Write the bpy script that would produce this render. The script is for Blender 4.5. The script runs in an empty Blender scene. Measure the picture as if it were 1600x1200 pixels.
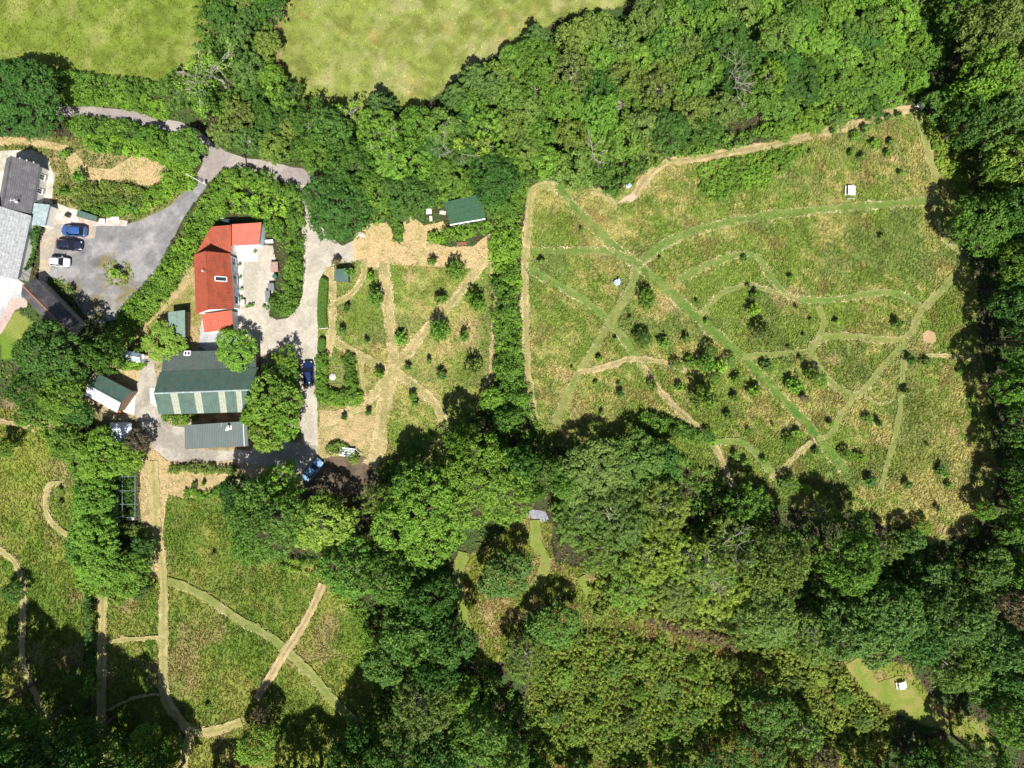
import bpy, math, random
import numpy as np
from mathutils import Vector, Matrix

# ------------------------------------------------------------------ scene, camera, light
SC = bpy.context.scene
COL = SC.collection
S = 8.8            # photo pixels per metre on the ground
H = 120.0          # flying height of the camera
def W(px, py, z=0.0):
    k = (H - z) / H
    return ((px - 800) / S * k, (600 - py) / S * k, z)

cam_d = bpy.data.cameras.new('camera'); cam = bpy.data.objects.new('camera', cam_d); COL.objects.link(cam)
cam.location = (0, 0, H); cam.rotation_euler = (0, 0, 0)
cam_d.sensor_width = 36; cam_d.lens = 18 * H / (800 / S); cam_d.clip_end = 3000; cam_d.clip_start = 0.5
SC.camera = cam

ELEV = math.radians(56)
AZ = Vector((-0.13, 1.0, 0)).normalized()          # the way shadows fall
world = bpy.data.worlds.new('World'); SC.world = world; world.use_nodes = True
wn = world.node_tree; bg = wn.nodes['Background']
sky = wn.nodes.new('ShaderNodeTexSky'); sky.sky_type = 'NISHITA'; sky.sun_disc = False
sky.sun_elevation = ELEV; sky.sun_rotation = math.atan2(-AZ.x, -AZ.y)
wn.links.new(sky.outputs[0], bg.inputs[0]); bg.inputs[1].default_value = 0.05
sun_d = bpy.data.lights.new('sun', 'SUN'); sun = bpy.data.objects.new('sun', sun_d); COL.objects.link(sun)
sun_d.energy = 4.6; sun_d.angle = math.radians(0.5); sun_d.color = (1.0, 0.955, 0.88)
dvec = Vector((AZ.x * math.cos(ELEV), AZ.y * math.cos(ELEV), -math.sin(ELEV)))
sun.rotation_euler = dvec.to_track_quat('-Z', 'Y').to_euler()
SC.view_settings.view_transform = 'Standard'; SC.view_settings.look = 'None'
SC.view_settings.exposure = 0.85; SC.view_settings.gamma = 1.0; SC.view_settings.use_curve_mapping = False
SC.render.engine = 'CYCLES'
SC.cycles.max_bounces = 4; SC.cycles.diffuse_bounces = 2; SC.cycles.transmission_bounces = 3; SC.cycles.glossy_bounces = 2
SC.cycles.transparent_max_bounces = 4

# ------------------------------------------------------------------ helpers: tags, meshes
def tag(o, label=None, cat=None, group=None, kind=None):
    if label: o['label'] = label
    if cat: o['category'] = cat
    if group: o['group'] = group
    if kind: o['kind'] = kind
    return o
def empty(name, loc, rz=0.0):
    o = bpy.data.objects.new(name, None); COL.objects.link(o)
    o.location = loc; o.rotation_euler = (0, 0, rz); o.empty_display_size = 0.3
    return o
def link(name, me, parent=None, mat=None):
    o = bpy.data.objects.new(name, me); COL.objects.link(o)
    if mat is not None and not me.materials: me.materials.append(mat)
    if parent is not None: o.parent = parent
    return o

class MB:
    """collects shapes, then links them as ONE mesh object"""
    def __init__(s): s.v = []; s.f = []
    def add(s, vs, fs):
        b = len(s.v); s.v += [tuple(p) for p in vs]; s.f += [tuple(i + b for i in q) for q in fs]
        return s
    def box(s, c, d, rz=0.0, taper=1.0):
        cx, cy, cz = c; x, y, z = d[0] / 2, d[1] / 2, d[2] / 2
        ca, sa = math.cos(rz), math.sin(rz); vs = []
        for zz, t in ((-z, 1), (z, taper)):
            for xx, yy in ((-x, -y), (x, -y), (x, y), (-x, y)):
                xx *= t; yy *= t
                vs.append((cx + xx * ca - yy * sa, cy + xx * sa + yy * ca, cz + zz))
        return s.add(vs, [(0, 3, 2, 1), (4, 5, 6, 7), (0, 1, 5, 4), (1, 2, 6, 5), (2, 3, 7, 6), (3, 0, 4, 7)])
    def tube(s, p0, p1, r0, r1=None, n=6, cap=True):
        r1 = r0 if r1 is None else r1
        a, b = Vector(p0), Vector(p1); d = (b - a)
        if d.length < 1e-6: return s
        d.normalize(); u = d.orthogonal().normalized(); w = d.cross(u); vs = []
        for p, r in ((a, r0), (b, r1)):
            for i in range(n):
                t = 2 * math.pi * i / n; vs.append(p + u * (r * math.cos(t)) + w * (r * math.sin(t)))
        fs = [(i, (i + 1) % n, n + (i + 1) % n, n + i) for i in range(n)]
        if cap: fs += [tuple(range(n))[::-1], tuple(range(n, 2 * n))]
        return s.add(vs, fs)
    def prism(s, pts, z0, z1):
        n = len(pts)
        zt = z1 if isinstance(z1, (list, tuple)) else [z1] * n
        vs = [(p[0], p[1], z0) for p in pts] + [(p[0], p[1], zt[i]) for i, p in enumerate(pts)]
        return s.add(vs, [tuple(range(n))[::-1], tuple(range(n, 2 * n))] +
                     [(i, (i + 1) % n, n + (i + 1) % n, n + i) for i in range(n)])
    def slab(s, quad, t):
        """a sheet of thickness t under the quad (four world points)"""
        q = [Vector(p) for p in quad]
        n = (q[1] - q[0]).cross(q[3] - q[0]).normalized()
        if n.z < 0: n = -n
        vs = q + [p - n * t for p in q]
        return s.add(vs, [(0, 1, 2, 3), (7, 6, 5, 4), (0, 4, 5, 1), (1, 5, 6, 2), (2, 6, 7, 3), (3, 7, 4, 0)])
    def lathe(s, prof, c=(0, 0, 0), n=12):
        vs = []; m = len(prof)
        for r, z in prof:
            for i in range(n):
                t = 2 * math.pi * i / n; vs.append((c[0] + r * math.cos(t), c[1] + r * math.sin(t), c[2] + z))
        fs = [(k * n + i, k * n + (i + 1) % n, (k + 1) * n + (i + 1) % n, (k + 1) * n + i) for k in range(m - 1) for i in range(n)]
        fs += [tuple(range(n))[::-1], tuple((m - 1) * n + i for i in range(n))]
        return s.add(vs, fs)
    def mesh(s, name, mat=None, smooth=False):
        me = bpy.data.meshes.new(name); me.from_pydata(s.v, [], s.f)
        if mat: me.materials.append(mat)
        if smooth: me.polygons.foreach_set('use_smooth', [True] * len(me.polygons))
        me.update(); return me
    def build(s, name, mat, parent=None, smooth=False, rel=True):
        o = link(name, s.mesh(name, mat, smooth), parent)
        if parent is not None and rel:      # shapes were given in world space: express them in the parent's space
            o.matrix_parent_inverse = Matrix.Identity(4)
            T = Matrix.LocRotScale(parent.location, parent.rotation_euler, None).inverted()
            o.data.transform(T)
        return o

def quad_mesh(name, P, mat, col=None, tint=None, nper=4):
    """P: (N,nper,3) array of loose faces -> mesh, with a colour or a float per face"""
    P = np.ascontiguousarray(P, dtype=np.float32); n = P.shape[0]
    me = bpy.data.meshes.new(name)
    me.vertices.add(n * nper); me.vertices.foreach_set('co', P.reshape(-1))
    me.loops.add(n * nper); me.loops.foreach_set('vertex_index', np.arange(n * nper, dtype=np.int32))
    me.polygons.add(n); me.polygons.foreach_set('loop_start', np.arange(0, n * nper, nper, dtype=np.int32))
    me.update(calc_edges=True)
    if col is not None:
        a = me.attributes.new('col', 'FLOAT_COLOR', 'FACE')
        c4 = np.ones((n, 4), np.float32); c4[:, :3] = col; a.data.foreach_set('color', c4.reshape(-1))
    if tint is not None:
        a = me.attributes.new('tint', 'FLOAT', 'FACE'); a.data.foreach_set('value', np.asarray(tint, np.float32))
    me.materials.append(mat)
    return me

# ------------------------------------------------------------------ noise and masks in photo space
def vnoise(x, y, scale, seed):
    rs = np.random.RandomState(seed); G = rs.rand(257, 257).astype(np.float32)
    u = np.asarray(x, np.float32) / scale + 1000.3; v = np.asarray(y, np.float32) / scale + 1000.7
    iu = np.floor(u).astype(int); iv = np.floor(v).astype(int); fu = u - iu; fv = v - iv
    fu = fu * fu * (3 - 2 * fu); fv = fv * fv * (3 - 2 * fv)
    a = G[iv % 256, iu % 256]; b = G[iv % 256, (iu + 1) % 256]; c = G[(iv + 1) % 256, iu % 256]; d = G[(iv + 1) % 256, (iu + 1) % 256]
    return (a * (1 - fu) + b * fu) * (1 - fv) + (c * (1 - fu) + d * fu) * fv
def fbm(x, y, scale, seed, oct=4):
    s = 0; w = 0; a = 1.0
    for i in range(oct):
        s = s + a * vnoise(x, y, scale / 2 ** i, seed + i * 7); w += a; a *= 0.6
    return s / w
def inpoly(x, y, poly):
    x = np.asarray(x, np.float32); y = np.asarray(y, np.float32)
    r = np.zeros(x.shape, bool); n = len(poly); j = n - 1
    for i in range(n):
        xi, yi = poly[i]; xj, yj = poly[j]
        if yi != yj:
            r ^= ((yi > y) != (yj > y)) & (x < (xj - xi) * (y - yi) / (yj - yi) + xi)
        j = i
    return r
def polydist(x, y, poly, closed=True):
    """unsigned distance to a polyline"""
    d = np.full(np.shape(x), 1e9, np.float32); n = len(poly)
    for i in range(n if closed else n - 1):
        ax, ay = poly[i]; bx, by = poly[(i + 1) % n]
        ex, ey = bx - ax, by - ay; L = ex * ex + ey * ey + 1e-6
        t = np.clip(((x - ax) * ex + (y - ay) * ey) / L, 0, 1)
        d = np.minimum(d, np.hypot(x - ax - t * ex, y - ay - t * ey))
    return d
def smooth_line(pts, step=6.0):
    """Catmull-Rom through the points, resampled every `step` pixels"""
    P = [np.array(p, float) for p in pts]; P = [2 * P[0] - P[1]] + P + [2 * P[-1] - P[-2]]; out = []
    for i in range(1, len(P) - 2):
        p0, p1, p2, p3 = P[i - 1], P[i], P[i + 1], P[i + 2]
        n = max(1, int(np.linalg.norm(p2 - p1) / step))
        for k in range(n):
            t = k / n
            out.append(0.5 * ((2 * p1) + (-p0 + p2) * t + (2 * p0 - 5 * p1 + 4 * p2 - p3) * t * t + (-p0 + 3 * p1 - 3 * p2 + p3) * t ** 3))
    out.append(P[-2]); return [tuple(p) for p in out]

# ------------------------------------------------------------------ materials
M = {}
def nodes(name):
    m = bpy.data.materials.new(name); m.use_nodes = True; nt = m.node_tree
    b = nt.nodes['Principled BSDF']; b.inputs['Specular IOR Level'].default_value = 0.25
    return m, nt, b
def surf(name, col, rough=0.8, var=0.25, scale=2.0, detail=5, bump=0.0, metal=0.0, spec=0.3, dirt=None, dscale=0.5, dthr=(0.45, 0.7), coat=0.0, stretch=None):
    """a plain surface whose colour is broken up by noise, with optional patches of dirt"""
    m, nt, b = nodes(name); N = nt.nodes; L = nt.links
    tc = N.new('ShaderNodeTexCoord'); src = tc.outputs['Object']
    if stretch:
        mp = N.new('ShaderNodeMapping'); mp.inputs['Scale'].default_value = stretch; L.new(src, mp.inputs[0]); src = mp.outputs[0]
    nz = N.new('ShaderNodeTexNoise'); nz.inputs['Scale'].default_value = scale; nz.inputs['Detail'].default_value = detail; nz.inputs['Roughness'].default_value = 0.65
    L.new(src, nz.inputs['Vector'])
    mr = N.new('ShaderNodeMapRange'); mr.inputs[1].default_value = 0.3; mr.inputs[2].default_value = 0.7
    mr.inputs[3].default_value = 1 - var; mr.inputs[4].default_value = 1 + var; L.new(nz.outputs[0], mr.inputs[0])
    mx = N.new('ShaderNodeVectorMath'); mx.operation = 'SCALE'; mx.inputs[0].default_value = col[:3]; L.new(mr.outputs[0], mx.inputs['Scale'])
    out = mx.outputs[0]
    if dirt:
        n2 = N.new('ShaderNodeTexNoise'); n2.inputs['Scale'].default_value = dscale; n2.inputs['Detail'].default_value = 6; n2.inputs['Roughness'].default_value = 0.7
        L.new(tc.outputs['Object'], n2.inputs['Vector'])
        r2 = N.new('ShaderNodeMapRange'); r2.inputs[1].default_value = dthr[0]; r2.inputs[2].default_value = dthr[1]; L.new(n2.outputs[0], r2.inputs[0])
        mm = N.new('ShaderNodeMix'); mm.data_type = 'RGBA'; L.new(r2.outputs[0], mm.inputs[0]); L.new(out, mm.inputs[6]); mm.inputs[7].default_value = (*dirt[:3], 1)
        out = mm.outputs[2]
    L.new(out, b.inputs['Base Color'])
    b.inputs['Roughness'].default_value = rough; b.inputs['Metallic'].default_value = metal; b.inputs['Specular IOR Level'].default_value = spec
    if coat: b.inputs['Coat Weight'].default_value = coat; b.inputs['Coat Roughness'].default_value = 0.06
    if bump:
        bp = N.new('ShaderNodeBump'); bp.inputs['Strength'].default_value = 0.6; bp.inputs['Distance'].default_value = bump; L.new(nz.outputs[0], bp.inputs['Height']); L.new(bp.outputs[0], b.inputs['Normal'])
    M[name] = m; return m

def attr_ground(name, fine=(2.2, 9.0), var=0.45, bump=0.06, streak=True):
    """ground colour comes from the 'col' attribute; noise gives grain"""
    m, nt, b = nodes(name); N = nt.nodes; L = nt.links
    at = N.new('ShaderNodeAttribute'); at.attribute_name = 'col'
    tc = N.new('ShaderNodeTexCoord')
    mp = N.new('ShaderNodeMapping'); mp.inputs['Rotation'].default_value = (0, 0, math.radians(-38)); mp.inputs['Scale'].default_value = (1.0, 2.3 if streak else 1.0, 1)
    L.new(tc.outputs['Object'], mp.inputs[0])
    n1 = N.new('ShaderNodeTexNoise'); n1.inputs['Scale'].default_value = fine[0]; n1.inputs['Detail'].default_value = 8; n1.inputs['Roughness'].default_value = 0.75
    L.new(mp.outputs[0], n1.inputs['Vector'])
    n2 = N.new('ShaderNodeTexNoise'); n2.inputs['Scale'].default_value = fine[1]; n2.inputs['Detail'].default_value = 3
    L.new(tc.outputs['Object'], n2.inputs['Vector'])
    ad = N.new('ShaderNodeMath'); ad.operation = 'ADD'; L.new(n1.outputs[0], ad.inputs[0]); L.new(n2.outputs[0], ad.inputs[1])
    mr = N.new('ShaderNodeMapRange'); mr.inputs[1].default_value = 0.7; mr.inputs[2].default_value = 1.3; mr.inputs[3].default_value = 1 - var; mr.inputs[4].default_value = 1 + var
    L.new(ad.outputs[0], mr.inputs[0])
    sc = N.new('ShaderNodeVectorMath'); sc.operation = 'SCALE'; L.new(at.outputs['Color'], sc.inputs[0]); L.new(mr.outputs[0], sc.inputs['Scale'])
    L.new(sc.outputs[0], b.inputs['Base Color']); b.inputs['Roughness'].default_value = 0.95; b.inputs['Specular IOR Level'].default_value = 0.1
    bp = N.new('ShaderNodeBump'); bp.inputs['Strength'].default_value = 0.8; bp.inputs['Distance'].default_value = bump; L.new(ad.outputs[0], bp.inputs['Height']); L.new(bp.outputs[0], b.inputs['Normal'])
    M[name] = m; return m

def blade_mat(name, trans=0.25):
    m, nt, b = nodes(name); N = nt.nodes; L = nt.links
    at = N.new('ShaderNodeAttribute'); at.attribute_name = 'col'
    d = N.new('ShaderNodeBsdfDiffuse'); t = N.new('ShaderNodeBsdfTranslucent'); mx = N.new('ShaderNodeMixShader'); mx.inputs[0].default_value = trans
    L.new(at.outputs['Color'], d.inputs[0]); L.new(at.outputs['Color'], t.inputs[0]); L.new(d.outputs[0], mx.inputs[1]); L.new(t.outputs[0], mx.inputs[2])
    N.remove(b); L.new(mx.outputs[0], N['Material Output'].inputs[0]); M[name] = m; return m

def leaf_mat(name, trans=0.3):
    """crown colour = the object's own colour, varied leaf by leaf by the 'tint' attribute"""
    m, nt, b = nodes(name); N = nt.nodes; L = nt.links
    oi = N.new('ShaderNodeObjectInfo'); at = N.new('ShaderNodeAttribute'); at.attribute_name = 'tint'
    cr = N.new('ShaderNodeValToRGB'); e = cr.color_ramp.elements
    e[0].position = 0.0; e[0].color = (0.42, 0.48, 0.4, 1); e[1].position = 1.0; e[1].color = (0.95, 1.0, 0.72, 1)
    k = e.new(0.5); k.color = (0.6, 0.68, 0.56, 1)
    L.new(at.outputs['Fac'], cr.inputs[0])
    v = N.new('ShaderNodeVectorMath'); v.operation = 'MULTIPLY'; L.new(oi.outputs['Color'], v.inputs[0]); L.new(cr.outputs[0], v.inputs[1])
    v2 = N.new('ShaderNodeVectorMath'); v2.operation = 'SCALE'; v2.inputs['Scale'].default_value = 2.5; L.new(v.outputs[0], v2.inputs[0])
    L.new(v2.outputs[0], b.inputs['Base Color']); b.inputs['Roughness'].default_value = 0.55; b.inputs['Specular IOR Level'].default_value = 0.18
    t = N.new('ShaderNodeBsdfTranslucent'); mx = N.new('ShaderNodeMixShader'); mx.inputs[0].default_value = trans
    L.new(v2.outputs[0], t.inputs[0]); L.new(b.outputs[0], mx.inputs[1]); L.new(t.outputs[0], mx.inputs[2])
    L.new(mx.outputs[0], N['Material Output'].inputs[0]); M[name] = m; return m

attr_ground('meadow'); attr_ground('mown', fine=(2.6, 11.0), var=0.42, bump=0.04)
attr_ground('gravelly', fine=(1.6, 10.0), var=0.34, bump=0.02, streak=False)
blade_mat('blade'); blade_mat('straw', 0.1); leaf_mat('leaf')
surf('bark', (0.11, 0.085, 0.06), 0.9, 0.35, 6, bump=0.03)
surf('pale_bark', (0.34, 0.31, 0.26), 0.85, 0.25, 5)
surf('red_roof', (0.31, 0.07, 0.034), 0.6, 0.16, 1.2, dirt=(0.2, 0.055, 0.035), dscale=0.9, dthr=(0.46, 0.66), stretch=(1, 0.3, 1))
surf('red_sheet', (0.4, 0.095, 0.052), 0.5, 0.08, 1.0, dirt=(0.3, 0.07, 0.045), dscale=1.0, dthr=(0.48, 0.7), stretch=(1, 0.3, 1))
surf('salmon_sheet', (0.5, 0.12, 0.085), 0.5, 0.08, 1.0, dirt=(0.56, 0.19, 0.14), dscale=0.8, dthr=(0.5, 0.9))
surf('green_roof', (0.06, 0.112, 0.094), 0.6, 0.24, 1.3, dirt=(0.09, 0.115, 0.08), dscale=0.7, stretch=(1, 0.25, 1))
surf('dull_green_roof', (0.062, 0.088, 0.078), 0.65, 0.2, 1.3, dirt=(0.09, 0.095, 0.08), dscale=0.9)
surf('grey_roof', (0.092, 0.118, 0.114), 0.6, 0.12, 1.0, dirt=(0.11, 0.12, 0.12), dscale=0.6, stretch=(1, 0.3, 1))
surf('felt_green', (0.03, 0.08, 0.043), 0.85, 0.2, 2.5, dirt=(0.06, 0.1, 0.05), dscale=1.2, dthr=(0.55, 0.8))
surf('slate', (0.105, 0.102, 0.112), 0.6, 0.25, 5, bump=0.01, dirt=(0.17, 0.165, 0.165), dscale=0.9)
surf('dark_slate', (0.06, 0.058, 0.065), 0.65, 0.3, 4, bump=0.01, dirt=(0.13, 0.115, 0.11), dscale=0.9)
surf('pale_slate', (0.36, 0.37, 0.38), 0.75, 0.3, 3.5, bump=0.02, dirt=(0.22, 0.225, 0.23), dscale=1.6)
surf('ridge_red', (0.3, 0.13, 0.09), 0.8, 0.25, 4)
surf('white_wall', (0.78, 0.76, 0.72), 0.8, 0.08, 1.5, dirt=(0.55, 0.52, 0.46), dscale=0.9, dthr=(0.55, 0.9))
surf('blue_white_wall', (0.62, 0.7, 0.78), 0.7, 0.06, 1.5)
surf('timber_wall', (0.16, 0.11, 0.075), 0.85, 0.25, 3, stretch=(1, 1, 0.2))
surf('block_wall', (0.3, 0.28, 0.25), 0.85, 0.2, 2)
surf('white_paint', (0.78, 0.78, 0.77), 0.5, 0.05, 3)
surf('pale_metal', (0.62, 0.66, 0.68), 0.4, 0.1, 1.5, metal=0.3, dirt=(0.45, 0.48, 0.48), dscale=0.9)
surf('canopy_sheet', (0.24, 0.31, 0.32), 0.4, 0.1, 1.5, dirt=(0.42, 0.48, 0.46), dscale=1.0)
surf('rooflight_sheet', (0.29, 0.31, 0.25), 0.5, 0.2, 2.5, dirt=(0.25, 0.26, 0.18), dscale=1.8)
surf('window_glass', (0.03, 0.04, 0.05), 0.08, 0.1, 1, spec=0.6)
surf('pale_glass', (0.3, 0.36, 0.45), 0.12, 0.2, 1.5, spec=0.6)
surf('concrete', (0.5, 0.47, 0.42), 0.9, 0.15, 1.5, dirt=(0.36, 0.33, 0.28), dscale=0.8)
surf('terracotta_paving', (0.42, 0.3, 0.25), 0.9, 0.2, 3)
surf('wood', (0.28, 0.19, 0.12), 0.8, 0.25, 4, stretch=(1, 6, 6))
surf('weathered_wood', (0.5, 0.47, 0.43), 0.85, 0.15, 4)
surf('red_wood', (0.24, 0.095, 0.07), 0.7, 0.2, 3)
surf('orange_paint', (0.62, 0.24, 0.05), 0.6, 0.12, 3)
surf('pink_wood', (0.33, 0.21, 0.18), 0.8, 0.2, 3)
surf('green_plastic', (0.03, 0.12, 0.09), 0.4, 0.1, 2)
surf('black_plastic', (0.025, 0.027, 0.03), 0.45, 0.2, 2)
surf('grey_plastic', (0.16, 0.17, 0.19), 0.5, 0.15, 2)
surf('blue_sheet', (0.42, 0.56, 0.78), 0.6, 0.25, 6)
surf('rubber', (0.02, 0.02, 0.022), 0.8, 0.1, 3)
surf('chrome', (0.6, 0.6, 0.62), 0.25, 0.05, 3, metal=0.9)
surf('lamp_glass', (0.75, 0.77, 0.8), 0.15, 0.05, 3, spec=0.6)
surf('tail_lamp', (0.4, 0.02, 0.02), 0.25, 0.1, 3)
surf('black_glass', (0.012, 0.014, 0.018), 0.07, 0.05, 2, spec=0.7)
for nm, c in (('paint_mid_blue', (0.03, 0.09, 0.27)), ('paint_black', (0.012, 0.016, 0.035)), ('paint_silver', (0.6, 0.62, 0.64)), ('paint_navy', (0.008, 0.02, 0.075)), ('paint_sky_blue', (0.2, 0.37, 0.58))):
    surf(nm, c, 0.3, 0.04, 2, spec=0.5, coat=0.6)
# ------------------------------------------------------------------ the ground: zones of real soil and grass colour
from mathutils.geometry import delaunay_2d_cdt
rng = np.random.RandomState(11); random.seed(7)
C3 = lambda *c: np.array(c, np.float32)
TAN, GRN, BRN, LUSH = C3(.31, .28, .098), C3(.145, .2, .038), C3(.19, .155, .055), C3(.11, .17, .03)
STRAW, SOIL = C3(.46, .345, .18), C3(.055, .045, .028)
Z_MEADOW = [(820, 300), (870, 285), (960, 300), (1040, 250), (1200, 222), (1430, 165), (1470, 200), (1520, 300), (1500, 400), (1525, 430), (1530, 520), (1560, 760), (1520, 830), (1450, 850), (1330, 800), (1220, 790), (1150, 770), (1050, 720), (960, 690), (860, 700), (830, 670)]
Z_ORCH = [(495, 405), (770, 400), (775, 600), (740, 640), (700, 720), (580, 740), (495, 720)]
Z_LOWER = [(245, 720), (350, 745), (370, 860), (510, 880), (590, 1000), (600, 1200), (560, 1460), (140, 1460), (140, 900), (235, 900)]
Z_LEFTM = [(-260, 630), (40, 640), (110, 720), (130, 860), (140, 1460), (-260, 1460)]
Z_PAST1 = [(-260, -260), (310, -260), (325, 60), (300, 110), (255, 130), (100, 115), (-260, 95)]
Z_PAST2 = [(425, -260), (1000, -260), (975, 8), (880, 25), (760, 95), (650, 170), (560, 180), (470, 170), (428, 110)]
Z_LAWN = [(0, 505), (25, 485), (55, 505), (50, 540), (20, 560), (0, 562)]
Z_MARSH = [(850, 940), (1000, 940), (1200, 1010), (1330, 1040), (1400, 1120), (1380, 1190), (1250, 1230), (850, 1230), (820, 1100)]
Z_GARD = [(-100, 205), (110, 215), (300, 250), (300, 300), (240, 345), (100, 345), (60, 300), (-100, 250)]
Z_COTT = [(300, 400), (350, 400), (320, 540), (210, 560), (190, 530), (240, 470)]
Z_FARM = [(150, 560), (260, 540), (400, 540), (470, 600), (480, 720), (580, 720), (590, 760), (370, 760), (240, 730), (160, 680), (130, 620)]
Z_CLEAR1 = [(700, 880), (745, 860), (820, 800), (860, 815), (870, 880), (940, 890), (935, 960), (880, 930), (820, 960), (790, 1030), (735, 1040), (715, 960)]
Z_CLEAR2 = [(1315, 1040), (1345, 1022), (1420, 1040), (1460, 1100), (1540, 1130), (1560, 1180), (1500, 1150), (1400, 1115), (1350, 1085)]
def mix(a, b, t): return a * (1 - t[..., None]) + b * t[..., None]
def sstep(a, b, x): t = np.clip((x - a) / (b - a), 0, 1); return t * t * (3 - 2 * t)
DRY = [(1450, 527, 16, 13), (1440, 545, 20, 10), (880, 585, 18, 12), (898, 645, 10, 9), (1375, 690, 12, 6), (1490, 675, 16, 9), (1390, 250, 25, 10),
       (640, 432, 14, 12), (700, 545, 20, 16), (730, 520, 18, 30), (1215, 270, 30, 12), (545, 950, 12, 7), (505, 1092, 8, 4), (1230, 470, 30, 20), (1130, 560, 30, 15),
       (1045, 480, 24, 22), (1480, 830, 30, 12), (1490, 250, 22, 18), (1300, 560, 22, 20), (530, 690, 40, 14), (60, 660, 40, 14), (110, 730, 40, 40), (30, 625, 22, 18), (760, 960, 18, 18), (750, 1040, 8, 12)]
GREENS = [(560, 500, 60, 22, -.5), (690, 440, 60, 12, -.6), (1130, 290, 60, 20, -.3), (1000, 540, 25, 18, 0), (1445, 640, 45, 34, .2), (870, 345, 34, 24, 0), (340, 930, 26, 80, .2), (1400, 720, 80, 30, 0), (1480, 480, 40, 40, 0), (1110, 640, 50, 34, 0), (1050, 680, 50, 24, .3),
          (1240, 700, 20, 20, 0), (720, 590, 30, 14, 0), (1500, 260, 30, 70, -.2), (450, 1120, 80, 60, 0), (330, 1070, 12, 60, .1), (90, 800, 30, 60, 0)]
def zone_colour(x, y):
    """true surface colour of the ground at photo pixels x, y"""
    x = np.asarray(x, np.float32); y = np.asarray(y, np.float32)
    wx = x + 14 * (fbm(x, y, 30, 5) - .5); wy = y + 14 * (fbm(x, y, 30, 9) - .5)
    n1 = fbm(x, y, 70, 21, 4); n2 = fbm(x, y, 16, 33, 3); n3 = fbm(x + y * .7, (y - x * .7) * 2.2, 22, 47, 4); n4 = fbm(x, y, 200, 61, 3)
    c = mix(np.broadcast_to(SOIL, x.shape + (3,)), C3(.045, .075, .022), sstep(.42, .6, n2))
    def put(c, poly, col):
        m = inpoly(wx, wy, poly); return np.where(m[..., None], col, c)
    past = mix(np.broadcast_to(C3(.15, .2, .03), x.shape + (3,)), C3(.105, .135, .02), sstep(.38, .62, n3 * .6 + fbm(x, y, 34, 444, 4) * .4)); past = mix(past, C3(.19, .225, .055), sstep(.52, .7, fbm(x - y, (x + y) * 2, 36, 321, 4)) * .6)
    past = mix(past, C3(.25, .26, .08), sstep(.52, .75, fbm(x, y, 40, 717, 4)) * .6); past = mix(past, C3(.27, .17, .05), sstep(.68, .84, fbm(x, y, 40, 77, 4)) * .25)
    past = past * (.86 + .28 * fbm((x + y * .6) * .35, (y - x * .6) * 2.2, 24, 612, 3))[..., None]
    c = put(c, Z_PAST1, past)
    p2 = past * C3(1.28, 1.15, 1.7); dist = polydist(x, y, [(430, 0), (432, 110), (470, 170)], False)
    p2 = mix(p2, C3(.2, .13, .06), sstep(16, 2, dist + 10 * (n2 - .5)) * .8)
    for cx, cy, r in ((448, 8, 9), (585, 58, 10), (697, 45, 16), (790, 25, 16), (645, 148, 12), (820, 45, 14)):
        p2 = mix(p2, C3(.3, .22, .08), sstep(r * 1.5, -r * .6, np.hypot(x - cx, (y - cy) * 1.2) + 14 * (n2 - .5)) * .55)
    c = put(c, Z_PAST2, p2)
    md = mix(np.broadcast_to(TAN, x.shape + (3,)), GRN, sstep(.38, .56, n3 * .35 + n1 * .25 + n2 * .1 + fbm(x, y, 120, 808, 3) * .3)); md = mix(md, BRN, sstep(.58, .74, fbm(x, y, 34, 91, 4)) * .7)
    md = mix(md, C3(.12, .16, .045), sstep(.5, .7, fbm(x, y, 55, 123, 3)) * .6)
    for z in (Z_MEADOW, Z_ORCH): c = put(c, z, md)
    lo = mix(np.broadcast_to(C3(.19, .205, .045), x.shape + (3,)), C3(.1, .155, .024), sstep(.38, .6, n1 * .6 + n3 * .4)); lo = mix(lo, C3(.26, .2, .09), sstep(.54, .76, fbm(x, y, 44, 15, 4)) * .7)
    lo = mix(lo, C3(.17, .22, .03), sstep(.55, .8, n4) * .5)
    for z in (Z_LOWER, Z_LEFTM): c = put(c, z, lo)
    c = put(c, Z_LAWN, mix(np.broadcast_to(C3(.11, .18, .025), x.shape + (3,)), C3(.19, .21, .05), sstep(.5, .7, n1)))
    c = put(c, Z_MARSH, mix(np.broadcast_to(C3(.16, .19, .04), x.shape + (3,)), C3(.2, .14, .05), sstep(.45, .65, n2)))
    c = put(c, Z_GARD, mix(np.broadcast_to(C3(.16, .17, .05), x.shape + (3,)), C3(.26, .22, .1), sstep(.45, .65, n2)))
    c = put(c, Z_COTT, mix(np.broadcast_to(C3(.2, .19, .06), x.shape + (3,)), C3(.33, .26, .13), sstep(.4, .6, n2)))
    c = put(c, Z_FARM, mix(np.broadcast_to(C3(.36, .29, .18), x.shape + (3,)), C3(.17, .15, .07), sstep(.5, .65, n2)))
    for z in (Z_CLEAR1, Z_CLEAR2): c = put(c, z, mix(np.broadcast_to(C3(.16, .19, .035), x.shape + (3,)), C3(.25, .2, .08), sstep(.45, .65, n2)))
    for cx, cy, rx, ry in DRY:
        d = np.hypot((x - cx) / rx, (y - cy) / ry) + 1.1 * (n2 - .5); c = mix(c, C3(.36, .27, .14), sstep(1.15, .2, d + .9 * (n1 - .5)) * .62)
    for cx, cy, rx, ry, a in GREENS:
        ca, sa = math.cos(a), math.sin(a); u = (x - cx) * ca + (y - cy) * sa; v = -(x - cx) * sa + (y - cy) * ca
        c = mix(c, LUSH * C3(1.1, .95, 1), sstep(1.2, .4, np.hypot(u / rx, v / ry) + .9 * (n2 - .5)) * .7)
    return c * (0.86 + .28 * fbm(x, y, 9, 201, 2))[..., None]

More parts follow.
